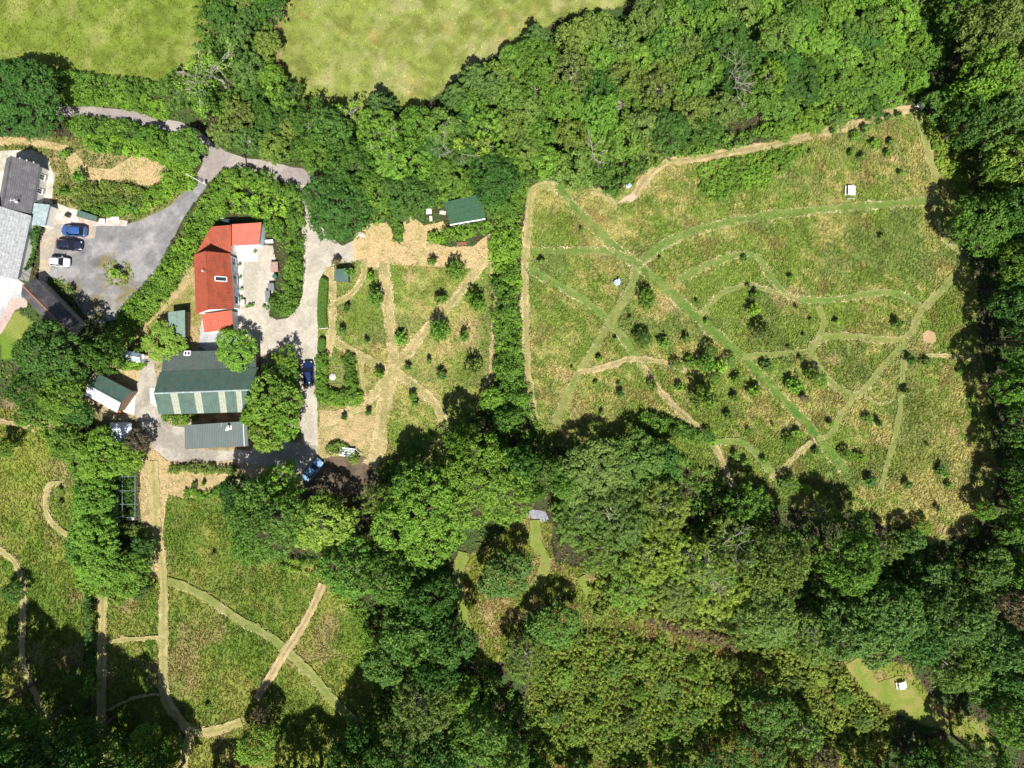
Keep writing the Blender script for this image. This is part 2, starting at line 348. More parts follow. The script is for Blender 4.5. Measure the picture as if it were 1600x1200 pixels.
def axis(lo, hi, step, out):
    a = list(np.arange(lo, hi + 1e-3, step)); l = []; r = []; g = step; p = lo; q = hi
    while p > -out: g *= 1.35; p -= g; l.append(p); q += g; r.append(q)
    return np.array(l[::-1] + a + r, np.float32)
xs = axis(-120, 1720, 4, 9000); ys = axis(-120, 1320, 4, 9000)
gx, gy = np.meshgrid(xs, ys)
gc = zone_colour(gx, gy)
far = sstep(0, 260, np.maximum(np.maximum(-300 - gx, gx - 1900), np.maximum(-300 - gy, gy - 1500)))
gc = mix(gc, C3(.13, .165, .035) * (.8 + .4 * fbm(gx, gy, 900, 5, 2))[..., None], far)
def grid_mesh(name, gx, gy, z, gc, mat):
    ny, nx = gx.shape
    v = np.stack([(gx - 800) / S, (600 - gy) / S, np.broadcast_to(z, gx.shape)], -1).reshape(-1, 3).astype(np.float32)
    i = np.arange(ny * nx).reshape(ny, nx); q = np.stack([i[1:, :-1], i[1:, 1:], i[:-1, 1:], i[:-1, :-1]], -1).reshape(-1, 4).astype(np.int32)
    me = bpy.data.meshes.new(name); me.vertices.add(len(v)); me.vertices.foreach_set('co', v.reshape(-1))
    me.loops.add(q.size); me.loops.foreach_set('vertex_index', q.reshape(-1)); me.polygons.add(len(q)); me.polygons.foreach_set('loop_start', np.arange(0, q.size, 4, dtype=np.int32))
    me.update(calc_edges=True)
    a = me.attributes.new('col', 'FLOAT_COLOR', 'POINT'); c4 = np.ones((len(v), 4), np.float32); c4[:, :3] = gc.reshape(-1, 3); a.data.foreach_set('color', c4.reshape(-1))
    me.materials.append(mat); return me
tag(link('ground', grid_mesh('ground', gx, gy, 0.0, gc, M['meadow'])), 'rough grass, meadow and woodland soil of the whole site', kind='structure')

LAYER = [0]
def zlay(): LAYER[0] += 1; return 0.006 + 0.004 * LAYER[0]
PATHMASK = []; POLYNAMES = []     # (polyline, halfwidth) and polygons: the tall grass keeps off these
def jitter_poly(poly, step=5, amp=2.2, seed=0):
    out = []; n = len(poly)
    for i in range(n):
        a, b = poly[i], poly[(i + 1) % n]; L = math.hypot(b[0] - a[0], b[1] - a[1]); k = max(1, int(L / step))
        for j in range(k):
            t = j / k; out.append((a[0] + (b[0] - a[0]) * t, a[1] + (b[1] - a[1]) * t))
    x = np.array([p[0] for p in out]); y = np.array([p[1] for p in out])
    dx = (fbm(x, y, 14, 300 + seed, 3) - .5) * 2 * amp; dy = (fbm(x, y, 14, 400 + seed, 3) - .5) * 2 * amp
    return [(float(a), float(b)) for a, b in zip(x + dx, y + dy)]
def patch(name, poly, cola, colb, mat='gravelly', label=None, nscale=18, amp=2.2, wear=None, thr=(.42, .62), raise_=0, mask=True, keep=True):
    if mask: PATHMASK.append(('poly', poly)); POLYNAMES.append((PATHMASK[-1], name))
    P = jitter_poly(poly, 4, amp, len(PATHMASK)); z = zlay() + raise_
    xx = np.array([p[0] for p in P]); yy = np.array([p[1] for p in P])
    gx, gy = np.meshgrid(np.arange(xx.min(), xx.max(), 4), np.arange(yy.min(), yy.max(), 4)); gx = gx.ravel() + 1.3; gy = gy.ravel() + .9
    m = inpoly(gx, gy, P) & (polydist(gx, gy, P) > 1.5)
    pts = [Vector(p) for p in P] + [Vector((float(a), float(b))) for a, b in zip(gx[m], gy[m])]
    n = len(P); r = delaunay_2d_cdt(pts, [(i, (i + 1) % n) for i in range(n)], [], 1, 1e-4)
    v = r[0]; me = bpy.data.meshes.new(name)
    me.from_pydata([((p.x - 800) / S, (600 - p.y) / S, z) for p in v], [], [tuple(f)[::-1] for f in r[2]])
    x = np.array([p.x for p in v]); y = np.array([p.y for p in v])
    c = mix(np.broadcast_to(C3(*cola), x.shape + (3,)), C3(*colb), sstep(thr[0], thr[1], fbm(x, y, nscale, 511 + len(PATHMASK), 4)))
    if wear is not None: c = wear(x, y, c)
    c = c * (0.88 + .24 * fbm(x, y, 8, 7, 2))[:, None]
    a = me.attributes.new('col', 'FLOAT_COLOR', 'POINT'); c4 = np.ones((len(v), 4), np.float32); c4[:, :3] = c; a.data.foreach_set('color', c4.reshape(-1))
    me.materials.append(M[mat]); me.update()
    o = link(name, me)
    if me.polygons and me.polygons[0].normal.z < 0: me.flip_normals()
    return tag(o, label, kind='structure')

STRAWS = []
def ribbon(pts, w, style, label=None, edges=(1, 1), name='path'):
    """a mown or trodden path: frayed edges, worn middle, raked hay along the sides"""
    L = smooth_line(pts, 3.0); n = len(L); PATHMASK.append(('line', L, w / 2, style)); z = zlay()
    A = np.array(L); T = np.gradient(A, axis=0); T /= np.linalg.norm(T, axis=1)[:, None] + 1e-6; Nn = np.stack([-T[:, 1], T[:, 0]], 1)
    ws = w / 2 * (0.7 + .6 * fbm(A[:, 0], A[:, 1], 26, 640 + n, 3))
    jl = (fbm(A[:, 0], A[:, 1], 7, 641 + n, 3) - .5) * 5; jr = (fbm(A[:, 0], A[:, 1], 7, 941 + n, 3) - .5) * 5
    us = np.array([-1, -.82, -.5, -.2, .2, .5, .82, 1.0]); rows = []
    for u in us:
        off = u * ws + np.where(u < 0, jl, jr) * abs(u); rows.append(A + Nn * off[:, None])
    R = np.array(rows); gx, gy = R[..., 0], R[..., 1]; U = np.broadcast_to(us[:, None], gx.shape)
    nz = fbm(gx, gy, 9, 77, 3); nb = fbm(gx, gy, 30, 78, 3)
    mid, edge, rut = {'green': (C3(.095, .165, .033), C3(.24, .23, .1), C3(.125, .185, .042)), 'straw': (C3(.32, .27, .13), C3(.48, .37, .2), C3(.43, .32, .18)),
                      'faint': (C3(.135, .18, .042), C3(.3, .26, .12), C3(.19, .2, .07)), 'main': (C3(.058, .14, .02), C3(.24, .24, .09), C3(.075, .155, .024)), 'tan': (C3(.25, .2, .1), C3(.46, .36, .19), C3(.4, .3, .165)),
                      'olive': (C3(.24, .225, .08), C3(.42, .34, .17), C3(.35, .275, .145)), 'bright': (C3(.13, .19, .03), C3(.2, .21, .06), C3(.15, .2, .04))}[style]
    c = np.broadcast_to(mid, gx.shape + (3,)).copy()
    c = mix(c, rut, sstep(.25, .5, np.abs(U)) * sstep(.85, .6, np.abs(U)) * (.5 + nb))
    c = mix(c, edge, sstep(.66, 1.0, np.abs(U) + (nz - .5) * .8) * .9); c = mix(c, edge, sstep(.52, .72, nz) * .5); c = mix(c, C3(.19, .18, .06) if style not in ('main', 'green', 'bright') else C3(.13, .16, .04), sstep(.5, .68, fbm(gx, gy, 16, 919, 3)) * .45)
    melt = sstep(.3, .7, fbm(gx, gy, 26, 881, 3)) * .35 + .03 + .3 * sstep(.85, 1, np.abs(U)); c = mix(c, zone_colour(gx, gy), np.clip(melt * (.3 if style in ('straw', 'tan', 'olive') else 1.0), 0, 1))
    me = grid_mesh(name, gx, gy, z, c, M['mown'])
    if me.polygons[0].normal.z < 0: me.flip_normals()
    tag(link(name, me), label, kind='structure')
    for side, e in zip((-1, 1), edges):
        if e: STRAWS.append((A + Nn * ((side * (ws - .6) + np.where(side < 0, jl, jr)))[:, None], T, e, style))

# pale tarmac lane, its junction, the yards
patch('lane', [(88, 166), (140, 166), (200, 172), (250, 184), (285, 192), (312, 205), (332, 224), (352, 236), (380, 246), (420, 252), (450, 260), (478, 264), (498, 266), (497, 280), (480, 292), (466, 294), (455, 288), (430, 280), (405, 270), (385, 264), (365, 265), (345, 272), (328, 284), (306, 298), (296, 292), (306, 276), (316, 256), (318, 244), (305, 222), (280, 208), (240, 200), (200, 190), (140, 182), (88, 182)],
      (.25, .215, .205), (.31, .275, .25), label='pale tarmac lane with a wide junction', nscale=40, amp=1.6)
def yard_wear(x, y, c):
    for cx, cy, r in ((180, 430, 34), (200, 455, 30), (110, 455, 26), (150, 480, 24), (160, 410, 16)):
        d = np.hypot(x - cx, y - cy) / r + 1.3 * (fbm(x, y, 12, 71, 3) - .5)
        c = mix(c, C3(.17, .145, .07), sstep(1.05, .35, d) * sstep(.35, .6, fbm(x, y, 7, 73, 2)))
    arc = smooth_line([(320, 284), (300, 312), (270, 348), (235, 375), (190, 388), (140, 386)], 6)
    for o in (-6, 6): q = [(a, b + o) for a, b in arc]; c = c * (1 + .13 * sstep(6, 1, polydist(x, y, q, False) + 4 * (fbm(x, y, 16, 3, 2) - .5)))[:, None]
    for cx, cy, r in ((105, 371, 9), (128, 395, 7), (135, 362, 6), (150, 410, 14), (230, 360, 10), (170, 372, 8)): c = c * (1 - .28 * sstep(1.1, .3, np.hypot(x - cx, (y - cy) * 1.5) / r + fbm(x, y, 6, 9, 2) - .5))[:, None]
    return c
patch('driveway', [(304, 287), (288, 300), (264, 322), (230, 340), (192, 352), (150, 350), (92, 346), (66, 360), (66, 430), (90, 436), (108, 455), (130, 490), (150, 505), (180, 500), (205, 480), (226, 455), (245, 425), (262, 388), (282, 350), (300, 322), (318, 298), (326, 284)],
      (.17, .168, .172), (.25, .242, .24), label='grey tarmac driveway and parking yard with weedy patches', nscale=20, amp=2, wear=yard_wear)
patch('parking_strip', [(92, 342), (150, 352), (148, 372), (88, 372), (78, 425), (72, 445), (60, 440), (64, 362), (74, 346)], (.36, .3, .22), (.3, .27, .23), label='pale worn concrete strip under the parked cars', nscale=14, amp=1)
patch('track', [(462, 288), (480, 288), (483, 330), (500, 352), (520, 372), (535, 385), (557, 374), (560, 408), (530, 412), (512, 418), (503, 432), (498, 470), (497, 560), (494, 600), (496, 650), (498, 690), (500, 722), (478, 722), (469, 660), (468, 600), (470, 572), (450, 560), (430, 552), (400, 556), (368, 530), (366, 384), (408, 382), (426, 384), (432, 420), (424, 470), (420, 494), (432, 500), (450, 497), (466, 480), (474, 458), (473, 400), (472, 364), (464, 340)],
      (.41, .37, .31), (.34, .31, .255), label='pale gravel track and cottage yard', nscale=40, amp=1.8)
patch('farmyard', [(238, 560), (246, 600), (248, 645), (262, 662), (290, 668), (292, 704), (390, 703), (400, 690), (470, 690), (500, 700), (505, 722), (470, 740), (380, 722), (300, 720), (268, 724), (240, 702), (226, 672), (212, 650), (206, 612), (216, 582), (228, 562)],
      (.36, .33, .28), (.26, .235, .2), label='stony farmyard between the barns', nscale=22, amp=3)
patch('soil', [(500, 714), (585, 712), (590, 760), (560, 775), (470, 770), (478, 740)], (.13, .095, .065), (.08, .06, .042), label='brown trodden soil by the trailer', nscale=12, amp=5)
patch('terrace', [(316, 496), (330, 520), (366, 516), (390, 545), (330, 552), (310, 540)], (.37, .37, .38), (.3, .31, .33), label='grey paving at the south end of the cottage', nscale=14, amp=1)
patch('pavement', [(22, 432), (40, 444), (36, 462), (26, 482), (0, 500), (-60, 520), (-60, 430)], (.42, .44, .44), (.33, .34, .34), label='pale gravel path beside the slate building', nscale=10, amp=1.5)
patch('pavement', [(16, 466), (44, 464), (42, 480), (24, 484), (4, 520), (-60, 560), (-60, 500), (0, 500)], (.38, .29, .26), (.42, .33, .29), label='pinkish paved path beside the small lawn', nscale=10, amp=1.5)
patch('pavement', [(62, 322), (90, 318), (148, 338), (200, 346), (198, 353), (140, 352), (92, 350), (70, 352)], (.5, .45, .4), (.38, .3, .25), label='pale flagged yard behind the house', nscale=8, amp=2)
patch('pavement', [(-80, 232), (0, 236), (50, 234), (74, 246), (86, 275), (80, 330), (60, 330), (-80, 320)], (.5, .46, .4), (.36, .33, .27), label='pale paving round the slate-roofed house', nscale=10, amp=2)
patch('pavement', [(362, 382), (400, 382), (404, 408), (382, 410), (376, 500), (364, 510)], (.5, .49, .46), (.4, .38, .35), label='whitish paving along the cottage wall', nscale=9, amp=1.2)
patch('hardstanding', [(200, 616), (212, 618), (210, 649), (192, 643)], (.72, .68, .6), (.68, .64, .55), label='white concrete pad beside the green and white shed', amp=.3)
patch('hardstanding', [(234, 607), (249, 607), (247, 637), (236, 630)], (.7, .66, .58), (.66, .62, .54), label='white concrete pad at the west end of the big barn', amp=.3)
patch('hardstanding', [(820, 802), (833, 796), (852, 799), (858, 812), (846, 816), (828, 809)], (.22, .22, .25), (.25, .25, .28), label='grey pad in the woodland clearing', amp=.5)
# straw-dry patches and bare strips
patch('dry_grass', [(553, 366), (575, 350), (603, 347), (613, 362), (618, 378), (626, 382), (628, 352), (640, 332), (654, 344), (662, 354), (692, 346), (700, 358), (672, 368), (666, 378), (700, 386), (740, 384), (766, 364), (774, 384), (768, 404), (752, 424), (735, 420), (610, 412), (600, 420), (580, 420), (566, 408), (553, 404)],
      STRAW * .95, (.36, .3, .14), 'mown', label='straw-yellow mown turning area above the orchard', nscale=12, amp=3)
patch('dry_grass', [(-60, 208), (0, 212), (60, 218), (105, 227), (118, 240), (140, 262), (175, 264), (205, 246), (240, 242), (260, 255), (266, 272), (250, 286), (222, 290), (200, 280), (160, 284), (128, 292), (118, 280), (104, 255), (92, 236), (45, 228), (0, 227), (-60, 224)],
      STRAW * .9, (.36, .3, .14), 'mown', label='curving straw-coloured lawn in the upper garden', nscale=16, amp=2.5)
patch('dry_grass', [(228, 694), (262, 720), (290, 726), (355, 738), (362, 760), (350, 765), (300, 778), (262, 772), (256, 830), (250, 900), (236, 900), (220, 830), (218, 730)], STRAW * .92, (.33, .26, .13), 'mown', label='straw-strewn strip below the farmyard', nscale=14, amp=3)
patch('dry_grass', [(160, 565), (220, 575), (214, 600), (205, 612), (188, 598), (158, 583)], STRAW * .95, (.36, .28, .17), 'mown', label='dry yellow grass behind the green and white shed', nscale=10, amp=2)
patch('dry_grass', [(500, 640), (560, 645), (590, 650), (600, 700), (585, 735), (560, 700), (500, 720), (496, 680)], STRAW * .85, (.26, .24, .09), 'mown', label='trodden straw-coloured corner below the orchard', nscale=10, amp=4)
patch('dry_grass', [(300, 400), (305, 420), (290, 450), (262, 480), (235, 505), (205, 540), (190, 548), (200, 525), (232, 490), (262, 452), (285, 425)], STRAW * .8, (.26, .24, .09), 'mown', label='dry worn path between hedge and cottage', nscale=10, amp=3)
patch('glade', [(1318, 1040), (1350, 1022), (1370, 1065), (1405, 1055), (1422, 1066), (1456, 1112), (1486, 1128), (1452, 1136), (1400, 1112), (1350, 1084)], (.155, .2, .035), (.22, .21, .06), 'mown', label='sunny green clearing in the lower wood', nscale=14, amp=2.5)
patch('bare_earth', [(1439, 522), (1448, 516), (1460, 520), (1463, 532), (1455, 540), (1443, 536)], (.4, .27, .17), (.36, .25, .13), 'mown', label='round bare patch of reddish earth in the meadow', nscale=6, amp=3.5)
patch('bare_earth', [(962, 318), (975, 308), (998, 296), (1000, 308), (985, 316)], (.48, .35, .24), (.42, .3, .2), 'mown', label='pale bare patch at the wood edge', amp=1.5)

# mown paths: (points, width, style, label, hay on the left and right edge)
PATHS = [
 ([(598, 408), (604, 450), (611, 520), (615, 560), (612, 582)], 17, 'straw', 'broad straw path down the middle of the orchard', (2, 2)),
 ([(758, 404), (712, 465), (660, 522), (614, 580)], 15, 'straw', 'diagonal straw path to the upper right orchard corner', (2, 2)),
 ([(612, 582), (570, 560), (535, 541), (514, 522)], 14, 'olive', 'orchard path to the gate in the clipped hedge', (2, 2)),
 ([(612, 582), (603, 620), (596, 660), (592, 700), (578, 728)], 22, 'straw', 'wide straw path leaving the orchard downwards', (2, 2)),
 ([(612, 584), (578, 622), (535, 648), (505, 660)], 16, 'straw', 'straw path from the crossing to the gravel track', (2, 1)),
 ([(616, 580), (650, 603), (680, 632), (692, 655), (694, 684)], 15, 'olive', 'greener curved path from the crossing', (3, 3)),
 ([(515, 418), (520, 450), (520, 500), (517, 530), (512, 556)], 13, 'straw', 'straw strip behind the clipped hedge', (1, 2)),
 ([(572, 405), (566, 435), (548, 460), (524, 474)], 11, 'olive', 'short path past the little green hut', (1, 2)),
 ([(768, 408), (773, 460), (772, 520), (768, 580), (756, 606)], 7, 'tan', 'narrow straw path along the hedge', (1, 2)),
 ([(560, 548), (566, 585), (570, 615)], 6, 'olive', 'faint mown strip beside the vegetable plot', (1, 1)),
 ([(840, 286), (872, 294), (895, 322), (930, 358), (965, 392), (1000, 417), (1060, 470), (1110, 515), (1160, 560), (1210, 610), (1262, 666), (1322, 738)], 17, 'main', 'main green mown path running diagonally across the meadow', (1, 2)),
 ([(998, 412), (1030, 386), (1080, 363), (1140, 347), (1200, 337), (1300, 326), (1400, 318), (1462, 312)], 14, 'green', 'mown path curving below the picnic table', (1, 2)),
 ([(830, 391), (880, 392), (940, 392), (990, 404)], 11, 'green', 'short mown link at the upper left of the meadow', (2, 0)),
 ([(868, 292), (846, 290), (830, 304), (826, 350), (822, 395), (820, 440), (821, 520), (826, 600), (836, 656)], 12, 'olive', 'straw-edged path along the hedge', (1, 3)),
 ([(824, 418), (862, 440), (905, 464), (945, 494), (972, 527), (1002, 570)], 13, 'green', 'mown path slanting through the left of the meadow', (0, 2)),
 ([(1002, 570), (1040, 622), (1085, 664), (1118, 700), (1145, 762)], 11, 'tan', 'tan worn path between the saplings', (1, 2)),
 ([(995, 415), (985, 450), (960, 492), (930, 542), (897, 596), (866, 662)], 14, 'faint', 'mown path running down to the shady corner', (0, 1)),
 ([(903, 582), (950, 572), (985, 561), (1035, 566), (1072, 580)], 9, 'tan', 'tan trodden path joining two mown paths', (1, 1)),
 ([(1056, 440), (1100, 416), (1150, 399), (1182, 402), (1205, 435), (1240, 466), (1300, 468), (1350, 460), (1400, 458), (1440, 482)], 11, 'green', 'winding mown path across the middle of the meadow', (2, 2)),
 ([(1094, 492), (1130, 457), (1170, 447), (1210, 457), (1242, 466)], 8, 'faint', 'arched mown path beside the bright bush', (3, 0)),
 ([(1440, 482), (1415, 526), (1372, 530), (1320, 525), (1282, 530), (1266, 548), (1290, 590), (1336, 618), (1372, 580), (1412, 535)], 11, 'faint', 'looping mown path round a rough island', (2, 2)),
 ([(1160, 557), (1215, 553), (1266, 548)], 9, 'faint', 'faint link path', (1, 1)),
 ([(1277, 478), (1286, 505), (1270, 546)], 9, 'faint', 'short link between two winding paths', (1, 1)),
 ([(1413, 540), (1408, 600), (1402, 660), (1376, 762)], 9, 'faint', 'faint path running down the right side of the meadow', (1, 1)),
 ([(1350, 620), (1375, 632), (1393, 625), (1397, 600)], 4, 'faint', 'small hay-edged loop', (3, 0)),
 ([(1334, 618), (1312, 650), (1297, 678), (1276, 686)], 9, 'faint', 'faint branch to the main path', (0, 1)),
 ([(1118, 690), (1160, 692), (1190, 720), (1222, 760)], 11, 'green', 'green path under the saplings', (1, 1)),
 ([(1268, 690), (1230, 724), (1204, 748)], 9, 'olive', 'short path crossing below the main path', (1, 1)),
 ([(1430, 170), (1445, 222), (1458, 270), (1462, 320), (1476, 370), (1508, 404), (1482, 440), (1442, 482)], 12, 'faint', 'perimeter path along the right-hand wood', (1, 2)),
 ([(1432, 170), (1382, 178), (1330, 196), (1270, 211), (1200, 228), (1130, 240), (1078, 250), (1040, 254), (1008, 280), (992, 305)], 13, 'tan', 'tan perimeter path along the upper wood', (2, 2)),
 ([(925, 298), (945, 304), (960, 322)], 10, 'olive', 'mown nook at the wood edge', (2, 2)),
 ([(1440, 555), (1480, 556), (1524, 562)], 6, 'olive', 'faint path to the right-hand wood', (2, 0)),
 ([(1462, 275), (1490, 276), (1512, 300), (1518, 312)], 5, 'faint', 'faint loop round the shaded pit', (2, 0)),
 ([(240, 720), (243, 780), (247, 840), (256, 900), (256, 1000), (258, 1085), (276, 1115), (300, 1142), (340, 1140), (378, 1126)], 15, 'olive', 'long mown path down the lower meadow', (2, 3)),
 ([(161, 915), (161, 970), (160, 1030), (159, 1110), (158, 1240)], 14, 'olive', 'straw path beside the dark shrubs', (3, 1)),
 ([(166, 1004), (200, 998), (252, 996)], 7, 'olive', 'short cross path between two mown strips', (2, 1)),
 ([(262, 908), (285, 914), (322, 932), (372, 966), (430, 1000), (480, 1046), (520, 1092), (556, 1128)], 13, 'faint', 'diagonal mown path across the lower meadow', (1, 3)),
 ([(505, 912), (482, 962), (452, 1010), (422, 1058), (402, 1092)], 12, 'tan', 'brown rutted path crossing the lower meadow', (2, 2)),
 ([(-30, 848), (0, 858), (25, 880), (38, 920), (37, 1030), (60, 1090), (84, 1150)], 9, 'olive', 'curving path at the lower left edge', (2, 2)),
 ([(100, 755), (78, 758), (72, 780), (76, 805), (95, 828), (122, 842)], 7, 'olive', 'small looping path by the shrubs', (3, 3)),
 ([(300, 1142), (290, 1180), (284, 1240)], 12, 'olive', 'path leaving the lower edge', (1, 1)),
 ([(256, 1083), (214, 1088), (172, 1108)], 5, 'olive', 'thin hay line curving into the shade', (2, 0)),
 ([(0, 658), (30, 662), (56, 670)], 8, 'tan', 'bare strip at the left edge', (1, 1)),
 ([(724, 862), (716, 900), (722, 945), (732, 1005)], 17, 'bright', 'bright mown ride between the tall trees', (0, 1)),
 ([(836, 812), (838, 845), (852, 880), (838, 915)], 18, 'bright', 'bright mown ride below the grey pad', (1, 0)),
 ([(908, 900), (920, 925), (924, 948)], 14, 'bright', 'mown gap among the willows', (1, 0)),
 ([(1515, 1125), (1535, 1150), (1545, 1180)], 8, 'bright', 'mown path into the lower right wood', (1, 0)),
]
for a in PATHS: ribbon(a[0], a[1], a[2], a[3], a[4])

# hay raked to the sides of the paths: thousands of straws, one object
def make_straws():
    P = []; Cc = []
    for E, T, dens, style in STRAWS:
        n = int(len(E) * 1.7 * dens); i = rng.randint(0, len(E), n)
        clump = fbm(E[i, 0], E[i, 1], 18, 88, 2) + rng.rand(n) * .3; keep = clump > (.68 - .035 * dens); i = i[keep]; n = len(i)
        pos = E[i] + rng.randn(n, 2) * (.55 + .18 * dens); x = (pos[:, 0] - 800) / S; y = (600 - pos[:, 1]) / S
        ang = np.arctan2(-T[i, 1], T[i, 0]) + rng.randn(n) * .6; L = rng.uniform(.12, .4, n); w = rng.uniform(.02, .06, n)
        z = rng.uniform(.1, .18, n); dz = rng.uniform(-.1, .1, n)
        c, s = np.cos(ang), np.sin(ang)
        q = np.stack([np.stack([x + a * L * c - b * w * s, y + a * L * s + b * w * c, z + a * dz], -1) for a, b in ((-1, -1), (1, -1), (1, 1), (-1, 1))], 1)
        P.append(q); base = C3(.6, .5, .28) if style != 'tan' else C3(.5, .37, .23)
        Cc.append(base * rng.uniform(.6, 1.15, (n, 1)))
    return quad_mesh('raked_hay', np.concatenate(P), M['straw'], col=np.concatenate(Cc))
tag(link('raked_hay', make_straws()), 'pale hay raked along the edges of the mown paths', 'hay', kind='stuff')

# tall grass: tufts of bent blades; keeps off paths, thins over dry patches
def pathfree(x, y, kk=.93):
    ok = np.ones(len(x), bool)
    for p in PATHMASK:
        if p[0] == 'poly':
            q = np.array(p[1]); bb = (x > q[:, 0].min() - 4) & (x < q[:, 0].max() + 4) & (y > q[:, 1].min() - 4) & (y < q[:, 1].max() + 4) & ok
            i = np.nonzero(bb)[0]; ok[i] &= ~inpoly(x[i], y[i], p[1])
        else:
            L = p[1][::4] + [p[1][-1]]; q = np.array(L); h = p[2]
            bb = (x > q[:, 0].min() - h) & (x < q[:, 0].max() + h) & (y > q[:, 1].min() - h) & (y < q[:, 1].max() + h) & ok
            i = np.nonzero(bb)[0]
            if len(i): ok[i] &= polydist(x[i], y[i], L, False) > h * kk + rng.uniform(-3.0, 1.6, len(i)) * np.minimum(1, h / 6)
    return ok
def grass(label, poly, dens, hgt=.42, seed=1, nb=4, tone=1.0, spread=1.0):
    rs = np.random.RandomState(seed); q = np.array(poly); lo = np.maximum(q.min(0), (-60, -60)); hi = np.minimum(q.max(0), (1660, 1260))
    area = (hi[0] - lo[0]) * (hi[1] - lo[1]) / S / S; n = int(area * dens)
    x = rs.uniform(lo[0], hi[0], n); y = rs.uniform(lo[1], hi[1], n); m = inpoly(x, y, poly); x, y = x[m], y[m]
    m = pathfree(x, y, .72); x, y = x[m], y[m]; n = len(x)
    col = zone_colour(x, y); hh = hgt * (.35 + 1.3 * fbm(x, y, 26, seed + 5, 3)) * rs.uniform(.7, 1.3, n)
    X = (x - 800) / S; Y = (600 - y) / S; P = []; Cc = []
    lean = .6 + 2.2 * (fbm(x, y, 60, seed + 9, 2) - .5) + math.radians(35)
    tint = rs.uniform(.8, 1.3, (n, 1)) * np.where(rs.rand(n, 1) < .12, 1.35, 1.0)
    for b in range(nb):
        a = rs.uniform(0, 2 * math.pi, n); wd = rs.uniform(.025, .07, n); ln = hh * rs.uniform(.5, 1.0, n) * spread
        bx = X + rs.randn(n) * .06; by = Y + rs.randn(n) * .06; tx = bx + np.cos(a) * ln * .7 + np.cos(lean) * hh * .6; ty = by + np.sin(a) * ln * .7 + np.sin(lean) * hh * .6
        px, py = -np.sin(a) * wd, np.cos(a) * wd
        P.append(np.stack([np.stack([bx - px, by - py, np.full(n, .0)], -1), np.stack([bx + px, by + py, np.full(n, .0)], -1), np.stack([tx + px * .6, ty + py * .6, hh * .9], -1), np.stack([tx - px * .6, ty - py * .6, hh], -1)], 1))
        Cc.append(np.clip(col * tint * rs.uniform(.85, 1.2, (n, 1)) * 1.3 * tone, 0, .8))
    me = quad_mesh('tall_grass', np.concatenate(P), M['blade'], col=np.concatenate(Cc))
    return tag(link('tall_grass', me), label, 'grass', kind='stuff')
grass('rough tan and green tall grass of the big sloping meadow', Z_MEADOW, 17, .27, 1)
grass('rough grass between the young orchard trees', Z_ORCH, 14, .2, 2)
grass('tall green grass of the lower meadow', Z_LOWER, 14, .24, 3)
grass('tall grass of the meadow at the lower left edge', Z_LEFTM, 13, .26, 4)
grass('sparse grass in the small farmyard verges', Z_FARM, 6, .14, 5, nb=3)
grass('rough grass between hedge and cottage', Z_COTT, 8, .15, 6, nb=3)
grass('garden grass round the curving dry lawn', Z_GARD, 12, .22, 7, nb=3)
grass('grass of the clearing between the tall trees', Z_CLEAR1, 14, .3, 8)
grass('grass of the sunny lower clearing', Z_CLEAR2, 8, .2, 9, nb=3)
grass('short pasture grass at the upper left', Z_PAST1, 4.5, .16, 10, nb=3, spread=1.4)
grass('short pasture grass beyond the wood', Z_PAST2, 4.5, .16, 12, nb=3, spread=1.4)

grass('rank grass and reeds of the marshy hollow', Z_MARSH, 14, .4, 13)
# ivy, nettles and leaf litter on the woodland floor
def floor_plants():
    rs = np.random.RandomState(77); n = 150000; x = rs.uniform(-80, 1680, n); y = rs.uniform(-80, 1280, n); m = np.ones(n, bool)
    for z in (Z_MEADOW, Z_ORCH, Z_LOWER, Z_LEFTM, Z_PAST1, Z_PAST2, Z_LAWN, Z_MARSH, Z_FARM, Z_COTT, Z_CLEAR1, Z_CLEAR2): m &= ~inpoly(x, y, z)
    x, y = x[m], y[m]; m = pathfree(x, y); x, y = x[m], y[m]; n = len(x)
    c = np.stack([(x - 800) / S, (600 - y) / S, rs.uniform(.05, .45, n)], -1); nr = rs.randn(n, 3) * .5 + np.array([0, 0, 1]); nr /= np.linalg.norm(nr, axis=1)[:, None]
    u = np.cross(nr, rs.randn(n, 3)); u /= np.linalg.norm(u, axis=1)[:, None]; v = np.cross(nr, u); s = rs.uniform(.12, .28, (n, 1))
    k = fbm(x, y, 24, 15, 3); col = mix(np.broadcast_to(C3(.09, .15, .03), (n, 3)), C3(.16, .2, .045), sstep(.4, .65, k)) * rs.uniform(.6, 1.3, (n, 1)); br = rs.rand(n) < .12; col[br] = C3(.16, .12, .07)
    return quad_mesh('ground_cover', np.stack([c - u * s, c - v * s * .6, c + u * s, c + v * s * .6], 1), M['blade'], col=col)
tag(link('ground_cover', floor_plants()), 'ivy, nettles and ferns covering the ground between the trees', 'ground cover', kind='stuff')

